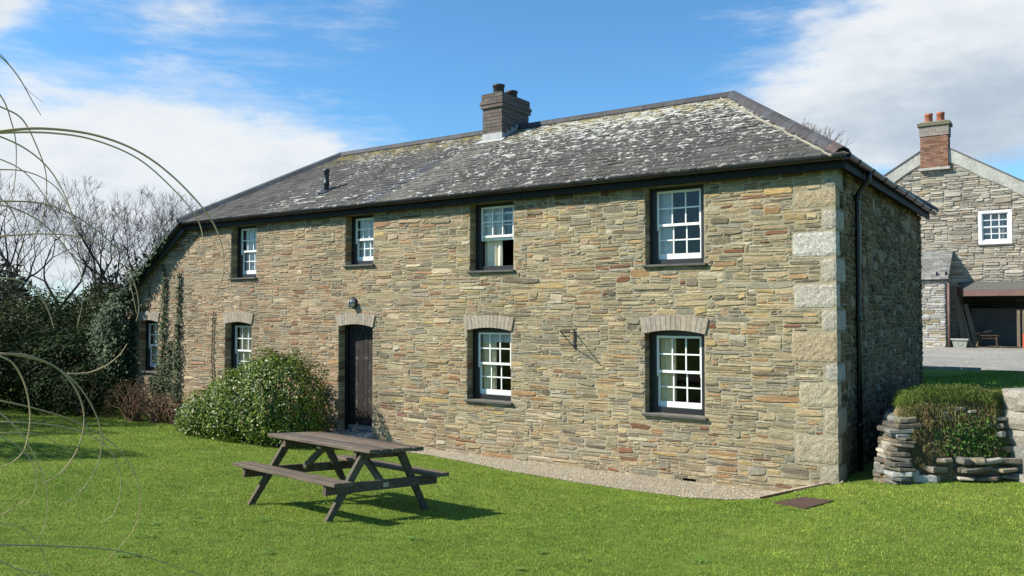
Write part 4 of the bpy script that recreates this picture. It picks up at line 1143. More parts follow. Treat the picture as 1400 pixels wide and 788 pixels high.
# earth body: rings of the outline from foot to crest, leaning back
btop = lambda x_, y_: 1.24 + .17*min(1, max(0, (x_-.5)/.45)) - .10*min(1, max(0, (x_-1.35)/.3))*(y_ < 2.2) + .02*math.sin(x_*5) - .040*max(0, y_-1.3)
foot = [(.56, 6.9), (.46, 5.0), (.44, 3.0), (.43, 1.6), (.40, .85), (.52, .66), (.80, .80), (1.10, 1.04), (1.42, 1.28), (1.70, 1.50), (1.86, 1.75), (2.02, 2.6), (2.1, 6.9)]
crest = [(.62, 6.9), (.60, 5.0), (.56, 3.2), (.56, 2.1), (.57, 1.42), (.66, 1.26), (.90, 1.30), (1.13, 1.46), (1.38, 1.66), (1.60, 1.80), (1.70, 2.1), (1.7, 2.8), (1.7, 6.9)]
NZ = 9
sh_ = lambda L_: [(a+.05, b-.66 if b < 5.5 else b) for a, b in L_]
foot, crest = sh_(foot), sh_(crest)
rings = []
for k in range(NZ+1):
    t = k/NZ; bul = .55*t+.45*t**2.5
    if t > .8: bul = bul
    ring = []
    for (fx, fy), (qx, qy) in zip(foot, crest):
        jx = .03*math.sin(fx*9+k*2.1)+random.uniform(-.015, .015)
        x_, y_ = fx+(qx-fx)*bul, fy+(qy-fy)*bul+jx
        zt_ = btop(x_, y_)
        z_ = .12 + (zt_-.12)*(1-(1-t)**1.15)
        ring.append((x_-bx, y_-by, z_-bz))
    rings.append(ring)
nn = len(foot)
vs = [p for r_ in rings for p in r_]
fs = [(k*nn+i, k*nn+i+1, (k+1)*nn+i+1, (k+1)*nn+i) for k in range(NZ) for i in range(nn-1)]
top = list(range(NZ*nn, (NZ+1)*nn)); fs.append(tuple(top))
mb.add(vs, fs, (.20, .155, .085)); mb.build('earth', M['soil'], bank)
def bank_pt(s, t):
    """s along foot list index, t 0..1 up"""
    i = min(int(s), nn-2); f_ = s-i
    k = min(int(t*NZ), NZ-1); g_ = t*NZ-k
    a = Vector(rings[k][i]).lerp(Vector(rings[k][i+1]), f_); b = Vector(rings[k+1][i]).lerp(Vector(rings[k+1][i+1]), f_)
    return a.lerp(b, g_)
def slab(mb, c, L, T, Dp, ang, col, tilt=0):
    """rough flat stone: an angular plan, broken edges"""
    n = random.choice((6, 7, 8, 9)); vs = []
    ca, sa = math.cos(ang), math.sin(ang); pts = []
    for k in range(n):
        a = 2*math.pi*(k+random.uniform(-.28, .28))/n
        x_ = math.copysign(abs(math.cos(a))**.5, math.cos(a))*L/2*random.uniform(.8, 1.12); y_ = math.copysign(abs(math.sin(a))**.5, math.sin(a))*Dp/2*random.uniform(.75, 1.15)
        pts.append((x_, y_))
    for z_, s_ in ((-T/2, random.uniform(.86, 1.0)), (-T*.2, 1.02), (T*.32, random.uniform(.97, 1.03)), (T/2, random.uniform(.90, .98))):
        for x_, y_ in pts:
            X_, Y_ = x_*s_, y_*s_
            vs.append((c[0]+X_*ca-Y_*sa, c[1]+X_*sa+Y_*ca, c[2]+z_+tilt*X_+random.uniform(-.1, .1)*T))
    fs = [(r_*n+k, r_*n+(k+1) % n, (r_+1)*n+(k+1) % n, (r_+1)*n+k) for r_ in range(3) for k in range(n)]+[tuple(range(3*n, 4*n)), tuple(reversed(range(n)))]
    mb.add(vs, fs, col)
mb = MB(); FA = R(35)
ST = [(.22, .205, .17), (.17, .155, .125), (.33, .31, .265), (.21, .175, .12), (.13, .12, .095)]
# tall pile at the free end, next to the cottage
z = .13
while z < .92:
    T = random.uniform(.03, .075); 
    for j, (s_, ll) in enumerate(((4.2, .36), (5.05, .34))):
        p = bank_pt(s_, min(z/1.2, .95)) 
        slab(mb, (p.x+random.uniform(-.03, .02)+.13*(1-z*.6), p.y+random.uniform(-.02, .02)-.02, z+T/2-bz+.05), ll*random.uniform(.7, 1.15), T*.92, .34*random.uniform(.8, 1.1), FA+random.uniform(-.35, .35), jit(random.choice(ST), .25), random.uniform(-.10, .10))
    z += T*1.0
# foot stones along the front
for row in range(4):
    s_ = 6.0+row*.35
    while s_ < 9.7:
        ll = random.uniform(.16, .5); T = random.uniform(.035, .095)
        p = bank_pt(s_, .02+row*.075)
        slab(mb, (p.x, p.y+.0, p.z+.03), ll, T, .3, FA+random.uniform(-.3, .3), jit(random.choice(ST), .28), random.uniform(-.12, .12))
        s_ += ll/.37*random.uniform(.85, 1.1)
for s_, t_ in [(5.6, .72)]+[(random.uniform(6.6, 10), random.uniform(.35, .8)) for _ in range(16)]:
    p = bank_pt(s_, t_); slab(mb, p+Vector((0, .10, 0)), random.uniform(.12, .28), random.uniform(.04, .08), .25, FA, jit(random.choice(ST), .15), .05)
# side along the path beside the cottage
for row in range(9):
    s_ = .2
    while s_ < 3.9:
        ll = random.uniform(.25, .5); T = .08; p = bank_pt(s_, .04+row*.085)
        slab(mb, (p.x+.03, p.y, p.z), ll, T*1.3, .25, R(88), jit(random.choice(ST), .18)); s_ += ll/1.9
mb.build('stonework', M['rubble'], bank)
# weeds, grass fringe
rg = np.random.default_rng(41)
def bank_cloud(n, s0, s1, t0, t1, out_=.05, core=None):
    P = []; 
    for _ in range(n):
        if core: s_, t_ = rg.normal(core[0], core[1]), rg.normal(core[2], core[3])
        else: s_, t_ = rg.uniform(s0, s1), rg.uniform(t0, t1)
        if not (s0 <= s_ <= s1 and t0 <= t_ <= t1): continue
        p = bank_pt(s_, t_); P.append((p.x+.35*out_*rg.normal()+ (.02 if s_ > 9.8 else 0), p.y-rg.uniform(0, 1.6)*out_, p.z+rg.normal()*.02))
    return np.array(P)
P = bank_cloud(2600, 6.5, 10.2, .22, .72, .035, (8.4, .8, .46, .11)); leaf_mesh('weeds', P, np.tile([[.5, -.8, .5]], (len(P), 1)), .046, [(.07, .15, .03), (.10, .20, .035), (.05, .10, .03)], M['dull'], bank, .7, 42, .5)
def tuft_cloud(name, P, ln, wd, base, seed, droop=.7):
    r_ = np.random.default_rng(seed); n = len(P); L_ = ln*r_.uniform(.4, 1.2, n)
    dr_ = np.stack([r_.normal(0, .35, n)+.15, -np.abs(r_.normal(.5, .3, n)), r_.uniform(-droop, .5, n)], 1); dr_ /= np.linalg.norm(dr_, axis=1)[:, None]
    b = np.cross(dr_, r_.normal(size=(n, 3))); b /= np.linalg.norm(b, axis=1)[:, None]
    m_ = P+dr_*L_[:, None]*.5+np.array([0, 0, .02]); tip = P+dr_*L_[:, None]+np.array([0, 0, -1])*L_[:, None]*.35
    V = np.stack([P-b*wd/2, P+b*wd/2, m_+b*wd*.4, m_-b*wd*.4, tip], 1).reshape(-1, 3)
    F = (np.array([(0, 1, 2), (0, 2, 3), (3, 2, 4)])[None]+(np.arange(n)*5)[:, None, None]).reshape(-1, 3)
    bs = np.array(base); c = bs[r_.integers(0, len(bs), n)]*r_.uniform(.75, 1.25, (n, 1))
    return np_mesh(name, V, F, np.repeat(c, 5, 0), M['blades'], bank)
BRN = [(.29, .20, .10), (.24, .16, .085), (.33, .27, .15), (.17, .19, .06)]
P = bank_cloud(6000, 5.0, 10.3, .62, 1.0, .02); tuft_cloud('dead_grass', P, .05, .008, BRN+[(.20, .26, .06), (.24, .28, .08), (.16, .22, .05)], 44, .9)
P = bank_cloud(3200, 5.3, 6.6, .0, .8, .04); tuft_cloud('dead_grass', P, .07, .008, BRN+[(.16, .20, .05)], 45)
P = bank_cloud(2600, 6.3, 10.3, .3, .65, .02); tuft_cloud('dead_grass', P, .05, .008, BRN, 46)
P = bank_cloud(9000, 2.0, 10.9, .84, 1.0, .03); tuft_cloud('green_fringe', P, .08, .006, [(.16, .24, .045), (.13, .21, .04), (.22, .24, .07)], 47, .2)
# turf on top of the bank and on to the yard
n = 90000
X = RNG.uniform(.45, 12, n); Y = RNG.uniform(.8, 10.4, n); dd_ = np.hypot(X-CAM.x, Y-CAM.y)
ok = (bank_dist(X, Y) > .62) & (X > .56) & (RNG.random(n) < (9/dd_)**1.2*1.4)
o = blades('turf_grass', X[ok], Y[ok], .055, .011, M['blades'], (.12, .22, .032), seed=5, zfun=lambda x, y: np.maximum(H(x, y), np.where(((x < 1.76) & (y < 6.9) & (x > .6)), 1.245+.17*np.clip((x-.5)/.45, 0, 1)+.02*np.sin(x*5)-.040*np.maximum(0, y-1.3), -9)))
tag(o, 'green turf between the stone bank and the gravel yard', 'grass', kind='stuff')

# granite block wall to the east of the bank
gw = empty('granite_wall', 'low retaining wall of large rough granite blocks to the right of the weedy bank', 'wall', (2.0, 1.5, .1))
gx0, gy0, gz0 = gw.location
mb = MB(); dirv = Vector((.82, -.57, 0)); nv_ = Vector((-.57, -.82, 0)); basep = Vector((1.72, 1.19, 0))
courses = [(.08, .33, .10), (.335, .66, .0), (.665, .88, -.03), (.885, 1.10, -.02), (1.105, 1.38, -.07)]
for ci, (za, zb, outp_) in enumerate(courses):
    s_ = 0.0
    while s_ < 6.2:
        ll = random.uniform(.45, .95) if ci != 1 else random.uniform(.6, 1.1)
        a = basep+dirv*(s_+.012); n_ = 6; c = jit(random.choice([(.25, .235, .20), (.30, .275, .225), (.20, .19, .165)]), .12)
        u_ = ll-.024; vs = []
        for yy in (0, 1):
            for k in range(n_+1):
                for zz in (0, .33, .66, 1):
                    edge_ = (k in (0, n_)) or zz in (0, 1)
                    o_ = (outp_+random.uniform(-.015, .02)-(.03 if edge_ else 0)) if yy == 0 else -.5
                    p = a+dirv*(u_*k/n_)+nv_*o_
                    vs.append((p.x-gx0, p.y-gy0, za+(zb-za)*zz+(random.uniform(-.008, .008))-gz0))
        q4 = (n_+1)*4
        fs = [(k*4+j, (k+1)*4+j, (k+1)*4+j+1, k*4+j+1) for k in range(n_) for j in range(3)]
        fs += [(k*4+3, (k+1)*4+3, q4+(k+1)*4+3, q4+k*4+3) for k in range(n_)]+[(k*4, q4+k*4, q4+(k+1)*4, (k+1)*4) for k in range(n_)]
        fs += [(j, j+1, q4+j+1, q4+j) for j in range(3)]+[(n_*4+j, q4+n_*4+j, q4+n_*4+j+1, n_*4+j+1) for j in range(3)]
        mb.add(vs, fs, c); s_ += ll
mb.build('blocks', M['granite'], gw)
mb = MB(); p0 = basep+dirv*.12+nv_*-.30; p1 = basep+dirv*6.2+nv_*-.30; mb.beam((p0.x-gx0, p0.y-gy0, .60-gz0), (p1.x-gx0, p1.y-gy0, .60-gz0), .12, 1.2, col=(.05, .045, .035)); mb.build('backing', M['soil'], gw)

# ------------------------------------------------------------------ yard and far house
mb = MB(); g_ = 1.0
ys = [(-16, 10.6), (-2, 10.3), (.6, 10.05), (1.2, 9.95), (3, 10.0), (22, 10.8)]
for (x0, y0), (x1, y1) in zip(ys[:-1], ys[1:]):
    for k in range(8):
        f0, f1 = k/8, (k+1)/8
        Y0 = lambda yy, f: yy+(40-yy)*f
        mb.add([(x0, Y0(y0, f0), h1(max(x0, .8), 11)+.025), (x1, Y0(y1, f0), h1(max(x1, .8), 11)+.025), (x1, Y0(y1, f1), h1(max(x1, .8), 11)+.025), (x0, Y0(y0, f1), h1(max(x0, .8), 11)+.025)], [(0, 1, 2, 3)])
yd = mb.build('yard', M['yard']); tag(yd, kind='structure')
mb = MB()
for k in range(5): mb.box(-1.2+k*.40, -.82+k*.40, 9.92-.0*k, 10.05, .95, 1.125+random.uniform(-.01, .01), jit((.30, .28, .25), .1))
ke = mb.build('yard_kerb', M['granite']); tag(ke, 'short row of flat kerb stones between the turf and the gravel yard', 'kerb')
YG = 1.055
fh = empty('farmhouse', 'grey rubble stone farmhouse gable with brick chimney across the gravel yard', 'house', (-1.95, 24.5, YG))
fx, fy, fz = fh.location
ff = lambda u, z, d: (u-fx, 24.5-d-fy, z-fz)
AP = (-1.93, 9.05); SL = .625; HW = 5.6
ftop = lambda u: AP[1]-.42-abs(u-AP[0])*SL
fhole = [(-.50, .60, 4.92, 6.24), (-1.30, 3.6, .9, 3.15)]
mb = MB(); panel(mb, AP[0]-HW, AP[0]+HW, .8, 9.0, [fhole[0], fhole[1]], ff, .5, (.33, .31, .26), top=None)
mb.v = [(v[0], v[1], min(v[2], ftop(v[0]+fx)-fz)) for v in mb.v]
# finer backing under the slope
for k in range(40):
    u0 = AP[0]-HW+2*HW*k/40; u1 = u0+2*HW/40
    mb.add([ff(u0, 4.0, -.012), ff(u1, 4.0, -.012), ff(u1, ftop(u1), -.012), ff(u0, ftop(u0), -.012)], [(0, 1, 2, 3)] if not (-.75 < (u0+u1)/2 < .85) else [], (.33, .31, .26))
mb.add([ff(-1.0, 6.25, -.012), ff(1.0, 6.25, -.012), ff(1.0, ftop(1.0), -.012), ff(-1.0, ftop(-1.0), -.012)], [(0, 1, 2, 3)], (.33, .31, .26))
mb.add([ff(-.78, 4.0, -.012), ff(-.5, 4.0, -.012), ff(-.5, 6.3, -.012), ff(-.78, 6.3, -.012)], [(0, 1, 2, 3)], (.33, .31, .26))
mb.add([ff(.6, 4.0, -.012), ff(.88, 4.0, -.012), ff(.88, 6.3, -.012), ff(.6, 6.3, -.012)], [(0, 1, 2, 3)], (.33, .31, .26))
st = clip(layout(-4.6, 3.6, YG-.05, 9.05, (.15, .62), (.04, .12), .06), fhole)
lay_stones(mb, st, ff, PAL_F, (.01, .05), 8, .008, top=ftop)
mb.build('wall', M['rubble'], fh)
# cement-rendered verge bands following the gable
mb = MB()
for sg in (-1, 1):
    N_ = 14; vs = []
    for k in range(N_+1):
        u = AP[0]+sg*HW*k/N_; zt_ = AP[1]-abs(u-AP[0])*SL; w2 = .56+.03*math.sin(k*1.9)
        vs += [ff(u, zt_-w2, .02), ff(u, zt_-w2+.04, .075), ff(u, zt_+.0, .09), ff(u, zt_+.0, -.6)]
    mb.add(vs, [(4*k+j, 4*k+4+j, 4*k+5+j, 4*k+1+j) for k in range(N_) for j in range(3)], (.5, .5, .5))
mb.build('verge', M['render'], fh)
mb = MB()
for sg in (-1, 1):
    a = Vector(ff(AP[0], AP[1]+.03, .12)); b = Vector(ff(AP[0]+sg*(HW+.3), AP[1]+.03-(HW+.3)*SL, .12)); bk = Vector((0, 10, 0)); dn = Vector((0, 0, -.05))
    mb.add([tuple(p) for p in (a, b, b+bk, a+bk, a+dn, b+dn, b+bk+dn, a+bk+dn)], [(0, 1, 2, 3), (4, 7, 6, 5), (0, 4, 5, 1), (1, 5, 6, 2)], (.12, .115, .11))
mb.build('roof', M['plainslate'], fh)
mb = MB()
for sg in (-1, 1): mb.box(AP[0]+sg*HW-fx-.2, AP[0]+sg*HW-fx+.2, .5, 10, 0, 4.4, (.3, .28, .25))
mb.box(AP[0]-HW-fx, AP[0]+HW-fx, 9.6, 10, 0, 4.4, (.3, .28, .25)); mb.build('wall', M['rubble'], fh)
# chimney
fc = empty('chimney', None, None); fc.parent = fh
mb = MB(); old = len(mb.v)
bricks(mb, -2.44, -1.47, 24.33, 25.0, 8.0, 9.27, .075, .23, (.22, .12, .08), .35)
bricks(mb, -2.47, -1.44, 24.30, 25.03, 9.275, 9.67, .075, .23, (.27, .235, .20), .15)
mb.box(-2.53, -1.38, 24.24, 25.09, 9.675, 9.80, (.15, .14, .085)); mb.box(-2.45, -1.46, 24.30, 25.0, 9.80, 9.84, (.25, .24, .2))
mb.v = [(v[0]-fx, v[1]-fy, v[2]-fz) for v in mb.v]; mb.build('chimney_stack', M['brick'], fc)
for xx in (-2.17, -1.75):
    mb = MB(); mb.lathe([(.15, 0), (.135, .32), (.15, .33), (.15, .42), (.11, .42), (.10, .1)], (xx-fx, 24.65-fy, 9.80-fz), 16); mb.build('chimney_pot', M['terracotta'], fc, True)
mb = MB(); mb.box(-2.50-fx, -1.41-fx, 24.28-fy, 24.5-fy, 7.93-fz, 8.02-fz); mb.build('lead_flashing', M['render'], fc)
# window
mb = MB(); x0, x1, z0, z1 = -.50-fx, .60-fx, 4.94-fz, 6.22-fz
yy = .02
mb.box(x0+.0, x0+.11, -.03, .12, z0, z1); mb.box(x1-.11, x1, -.03, .12, z0, z1); mb.box(x0+.11, x1-.11, -.028, .12, z0, z0+.14); mb.box(x0+.11, x1-.11, -.028, .12, z1-.10, z1)
wn = mb.build('window', M['white'], fh)
mb = MB(); pane_grid(mb, x0+.11, x1-.11, (z0+z1)/2, z1-.10, .03, 3, 2, bottom=.04, top=.03, bar=.028); mb.build('sash', M['white'], wn)
mb = MB(); pane_grid(mb, x0+.11, x1-.11, z0+.14, (z0+z1)/2-.002, .06, 3, 2, bottom=.05, top=.03, bar=.028); mb.build('sash', M['white'], wn)
mb = MB(); mb.add([(x0+.1, .08, z0+.1), (x1-.1, .08, z0+.1), (x1-.1, .08, z1-.1), (x0+.1, .08, z1-.1)], [(0, 1, 2, 3)]); mb.build('glass', M['glass'], wn)
mb = MB(); mb.box(x0-.02, x1+.04, -.07, .02, z0-.06, z0-.002); mb.build('sill', M['sill'], wn)
curtain_mesh(x0, x1, z0, z1, .45, .02).build('blind', M['net'], wn)
# lintel over the window, open bay with back wall
mb = MB()
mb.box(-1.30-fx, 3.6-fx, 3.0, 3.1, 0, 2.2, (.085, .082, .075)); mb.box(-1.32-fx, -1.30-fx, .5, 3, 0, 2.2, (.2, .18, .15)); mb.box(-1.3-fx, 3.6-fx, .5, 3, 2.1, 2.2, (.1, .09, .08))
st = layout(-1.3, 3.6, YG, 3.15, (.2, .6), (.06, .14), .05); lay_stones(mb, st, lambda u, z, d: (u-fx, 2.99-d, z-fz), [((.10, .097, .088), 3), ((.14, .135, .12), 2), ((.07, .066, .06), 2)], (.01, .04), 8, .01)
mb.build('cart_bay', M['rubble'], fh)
mb = MB(); mb.box(-1.0-fx, .93-fx, 2.2, 2.24, 0, 1.42); mb.box(-1.0-fx, .93-fx, 2.17, 2.245, 1.425, 1.46); mb.build('partition', M['board'], fh)
# canopy over the bay
mb = MB(); ca = [(-1.2, 24.44, 3.52), (4.0, 24.44, 3.52), (4.0, 23.25, 3.20), (-.88, 23.25, 3.20)]
vs = [(p[0]-fx, p[1]-fy, p[2]-fz) for p in ca]; vs += [(p[0], p[1], p[2]-.05) for p in vs[:4]]
mb.add(vs, [(0, 3, 2, 1), (4, 5, 6, 7), (0, 4, 7, 3), (3, 7, 6, 2), (2, 6, 5, 1), (1, 5, 4, 0)], (.11, .11, .095)); cn = mb.build('canopy', M['plainslate'], fh)
mb = MB(); mb.beam((-.88-fx, 23.235-fy, 3.07-fz), (4-fx, 23.235-fy, 3.07-fz), .03, .22); mb.beam((-.89-fx, 23.25-fy, 3.07-fz), (-1.22-fx, 24.40-fy, 3.22-fz), .03, .24); mb.build('fascia', M['fasciared'], cn)
mb = MB(); mb.box(3.2-fx, 3.35-fx, 23.3-fy, 23.45-fy, 0, 1.95); mb.build('post', M['fasciared'], cn)
# small stone outhouse with slate lean-to roof in front of the gable
po = empty('stone_outhouse', 'small whitish stone lean-to with slate roof between the cottage and the open bay', 'outhouse', (-2.3, 23.6, YG))
px_, py_, pz_ = po.location
pf = lambda u, z, d: (u-px_, 23.0-d-py_, z-pz_); pside = lambda u, z, d: (-1.48+d-px_, u-py_, z-pz_)
mb = MB(); panel(mb, -3.6, -1.48, .9, 3.58, [], pf, .3, (.36, .35, .31)); panel(mb, 23.0, 24.44, .9, 3.9, [], pside, .3, (.25, .24, .21))
mb.add([pside(23.0, 3.5, .001), pside(24.44, 3.5, .001), pside(24.44, 4.62, .001)], [(0, 1, 2)], (.25, .24, .21))
lay_stones(mb, layout(-3.6, -1.48, 1.0, 3.58, (.15, .5), (.05, .12), .06), pf, [((.42, .41, .37), 4), ((.36, .33, .28), 2), ((.47, .46, .42), 2), ((.30, .24, .15), 1)], (.01, .04), 8, .008)
lay_stones(mb, layout(23.02, 24.44, 1.0, 3.9, (.15, .5), (.05, .12), .06), pside, PAL_F, (.01, .04), 8, .008)
mb.build('wall', M['rubble'], po)
slates('roof', (-3.7-px_, 22.86-py_, 3.60-pz_), (-1.36-px_, 22.86-py_, 3.60-pz_), (-1.36-px_, 24.45-py_, 4.76-pz_), (-3.7-px_, 24.45-py_, 4.76-pz_), po, expo=.16, wr=(.2, .35), cols=(.19, .185, .17), mat='plainslate', seed=9)
mb = MB(); mb.tube([(-1.36-px_, 22.93-py_, 3.45-pz_), (-1.36-px_, 22.93-py_, .02)], .04, 8); mb.build('drainpipe', M['fasciared'], po, True)
# things in the bay
for i, (xx, tl, ln, lb) in enumerate([(-1.18, .30, 1.9, 'tall grey plank leaning nearest the outhouse corner'), (-.98, .42, 1.62, 'pale plank leaning between two others by the outhouse'), (-.80, .40, 1.60, 'pale plank leaning rightmost of three by the outhouse')]):
    mb = MB(); mb.beam((0, 0, .0), (-tl, .45, ln), .15, .03, up=(0, -1, .2)); o = mb.build('plank', M['paleboard']); o.location = (xx+.25, 23.6+.1*i, YG+.01); tag(o, lb, 'plank', 'planks leaning by the outhouse')
mb = MB()
for z_, a, b in ((0, .22, .15), (.30, .27, .19)): pass
mb.add([(-.20, -.13, 0), (.20, -.13, 0), (.20, .13, 0), (-.20, .13, 0), (-.26, -.17, .33), (.26, -.17, .33), (.26, .17, .33), (-.26, .17, .33), (-.22, -.13, .33), (.22, -.13, .33), (.22, .13, .33), (-.22, .13, .33), (-.2, -.11, .22), (.2, -.11, .22), (.2, .11, .22), (-.2, .11, .22)],
       [(0, 3, 2, 1), (0, 1, 5, 4), (1, 2, 6, 5), (2, 3, 7, 6), (3, 0, 4, 7), (4, 5, 9, 8), (5, 6, 10, 9), (6, 7, 11, 10), (7, 4, 8, 11), (8, 9, 13, 12), (9, 10, 14, 13), (10, 11, 15, 14), (11, 8, 12, 15), (12, 13, 14, 15)], (.33, .34, .29))
mb.box(-.29, .29, -.20, -.171, .28, .34, (.36, .37, .32)); mb.tube([(.1*math.cos(a*.7), -.152-.0, .16+.07*math.sin(a*.7)) for a in range(10)], .012, 5, (.36, .37, .32))
pl = mb.build('planter_trough', M['stoneware']); pl.location = (-1.02, 23.05, YG); tag(pl, 'pale stone planter trough on the gravel at the foot of the leaning planks', 'planter')
tb = empty('wooden_stool_table', 'small worn brown wooden table with a board on top inside the dark open bay', 'small table', (-.18, 23.9, YG))
mb = MB(); mb.beam((-.36, 0, .44), (.36, 0, .44), .42, .05, ch=.008); mb.build('table_top', M['chairwood'], tb)
for sx in (-1, 1):
    for sy in (-1, 1): mb = MB(); mb.beam((sx*.30, sy*.16, 0), (sx*.28, sy*.15, .42), .06, .06); mb.build('leg', M['chairwood'], tb)
mb = MB(); mb.beam((-.3, 0, .36), (.3, 0, .36), .3, .08); mb.build('apron', M['chairwood'], tb)
mb = MB(); mb.beam((-.3, 0, 0), (.28, .02, .13), .25, .03); o = mb.build('offcut_board', M['chairwood']); o.location = (-.33, 23.9, YG+.49); tag(o, 'tilted brown offcut board lying on the small wooden table', 'board')
mb = MB(); mb.beam((-.02, 0, 0), (-.05, .08, .30), .4, .03); mb.box(-.26, .24, -.15, .15, .0, .22); o = mb.build('broken_crate', M['chairwood']); o.location = (-.72, 24.0, YG); tag(o, 'low dark wooden crate on the ground left of the small brown table', 'crate')
mb = MB(); mb.beam((-.9, 0, .015), (.9, .1, .02), .10, .03); mb.beam((-.2, .2, .05), (.7, -.1, .045), .08, .03); o = mb.build('loose_timber', M['chairwood']); o.location = (.05, 23.4, YG+.01); tag(o, 'loose timber pieces lying on the ground at the front of the open bay', 'timber')
for i, (xx, c_m, lb) in enumerate([(.80, 'paleboard', 'pale upright board standing at the inner side of the open bay'), (.97, 'paleboard', 'pale upright board beside the orange-painted panel in the bay')]):
    mb = MB(); mb.beam((0, 0, 0), (.0, .12, 1.40), .10, .03, up=(0, -1, 0)); o = mb.build('upright_board', M[c_m]); o.location = (xx, 23.55, YG+.01); tag(o, lb, 'board', 'upright boards in the bay')
mb = MB(); mb.beam((0, 0, 0), (0, .05, .52), .30, .03, up=(0, -1, 0)); o = mb.build('orange_panel', M['orange']); o.location = (1.08, 23.42, YG+.01); tag(o, 'small orange-red painted panel leaning in the open bay at the picture edge', 'panel')

# ------------------------------------------------------------------ bare trees
def bare_tree(name, label, loc, height, seed, spread=.55, lean=(0, 0), group=None, levels=7, r0=None, col=(.030, .027, .021), trunk=.44, fine=.012, broom=0):
    rd = random.Random(seed); root = empty(name, label, 'tree', loc, group); r0 = r0 or height*.030
    tm = MB(); cm = MB()
    def grow(p, d, L, r, lv):
        n = 4 if lv > 3 else 3
        pts = [p.copy()]; rs = [r]; q_ = p.copy(); dd = d.copy()
        for k in range(n):
            wob = .10 if lv == levels else (.20 if lv > 2 else .16)
            dd = (dd+Vector((rd.uniform(-1, 1), rd.uniform(-1, 1), rd.uniform(-.4, .6)))*wob+Vector((0, 0, .05))).normalized()
            q_ = q_+dd*(L/n); pts.append(q_.copy()); rs.append(max(r*(1-.30*(k+1)/n), fine*.5))
        (tm if lv >= levels-1 else cm).tube(pts, rs, 8 if lv >= levels-1 else (5 if lv > 3 else 3), jit(col, .12), False)
        if lv == 0: return
        nb_ = 2 if lv > levels-2 else rd.choice((2, 2, 3))
        a0 = rd.uniform(0, 6.28); sd_ = dd.orthogonal().normalized(); s2_ = dd.cross(sd_)
        for k in range(nb_):
            a = a0+k*2*math.pi/nb_+rd.uniform(-.5, .5); th_ = spread*rd.uniform(.55, 1.15)
            nd = dd*math.cos(th_)+(sd_*math.cos(a)+s2_*math.sin(a))*math.sin(th_)
            if nd.z < -.1: nd.z *= -.3
            grow(pts[-1], nd.normalized(), L*rd.uniform(.64, .84), max(rs[-1]*rd.uniform(.66, .82), fine*.6), lv-1)
        if lv < levels:
            for m_ in ((1, 2) if lv > 2 else (1,)):
                if rd.random() < (.75 if lv > 3 else .6):
                    a = rd.uniform(0, 6.28); nd = (dd*.5+(sd_*math.cos(a)+s2_*math.sin(a))*.8+Vector((0, 0, .25))).normalized()
                    grow(pts[m_], nd, L*rd.uniform(.4, .6), max(rs[m_]*.42, fine*.5), max(lv-3, 0))
    grow(Vector((0, 0, -.2)), Vector((lean[0], lean[1], 1)).normalized(), height*trunk, r0, levels)
    if broom:
        for k in range(broom):
            a = rd.uniform(0, 6.28); grow(Vector((0, 0, height*.45)), Vector((math.cos(a)*.35, math.sin(a)*.35, 1)).normalized(), height*.16, r0*.4, 5)
    # bring to the wanted height
    zm = max(v[2] for v in cm.v); s_ = height/zm
    for m_ in (tm, cm): m_.v = [(v[0]*s_, v[1]*s_, v[2]*s_) for v in m_.v]
    tm.build('trunk', M['bark'], root); cm.build('crown', M['twig'], root)
    return root
def tree_at(px, D, top_py, **kw):
    p = at_depth(px, 424, D); z0 = h1(p.x, p.y); zt_ = at_depth(px, top_py, D).z
    return bare_tree(loc=(p.x, p.y, z0-.1), height=zt_-z0, **kw)
GT_ = 'bare winter trees beyond the bushes'
TREES = [(20, 52, 262, 'bare tree half hidden behind the leaning western tree', 13, .58, (.05, 0)), (208, 54, 278, 'bare tree between the widest-crowned tree and the cottage-side tree, set back', 14, .58, (0, 0)), (146, 52, 272, 'bare tree between the slender tree and the widest-crowned tree', 15, .56, (0, 0)), (8, 44, 236, 'bare winter tree leaning in at the outer west side of the wood', 1, .55, (-.1, .1)), (72, 50, 285, 'bare forked tree standing alone in the gap of the wood', 2, .62, (.05, 0)),
         (128, 47, 268, 'bare slender tree just west of the widest-crowned tree', 3, .5, (.05, 0)), (168, 44, 252, 'tallest bare tree with the widest fan-shaped crown above the bushes', 4, .6, (0, 0)),
         (192, 50, 262, 'bare tree close behind the widest-crowned tree', 5, .55, (.08, 0)), (226, 46, 284, 'bare tree with crown spreading towards the cottage roof', 6, .62, (.12, 0)),
         (250, 52, 292, 'bare tree showing just above the low west corner of the cottage roof', 7, .6, (0, 0)),
         (-40, 46, 230, 'large bare tree at the far west end of the wood', 9, .6, (.1, 0)),
         (150, 60, 305, 'smaller bare tree far behind the widest-crowned tree', 12, .6, (0, 0))]
for px, D, tp, lb, sd_, spd, ln in TREES:
    tree_at(px, D, tp-10, name='bare_tree', label=lb, seed=sd_, spread=spd, lean=ln, group=GT_, levels=7, fine=.020)
p = at_depth(1090, 424, 42); bare_tree('bare_tree', 'bare tree top poking up behind the east hip of the cottage roof', (p.x, p.y, 1), at_depth(1103, 158, 42).z-1, 21, .34, group=None, levels=5, trunk=.3, fine=.016, col=(.17, .12, .09), broom=20)
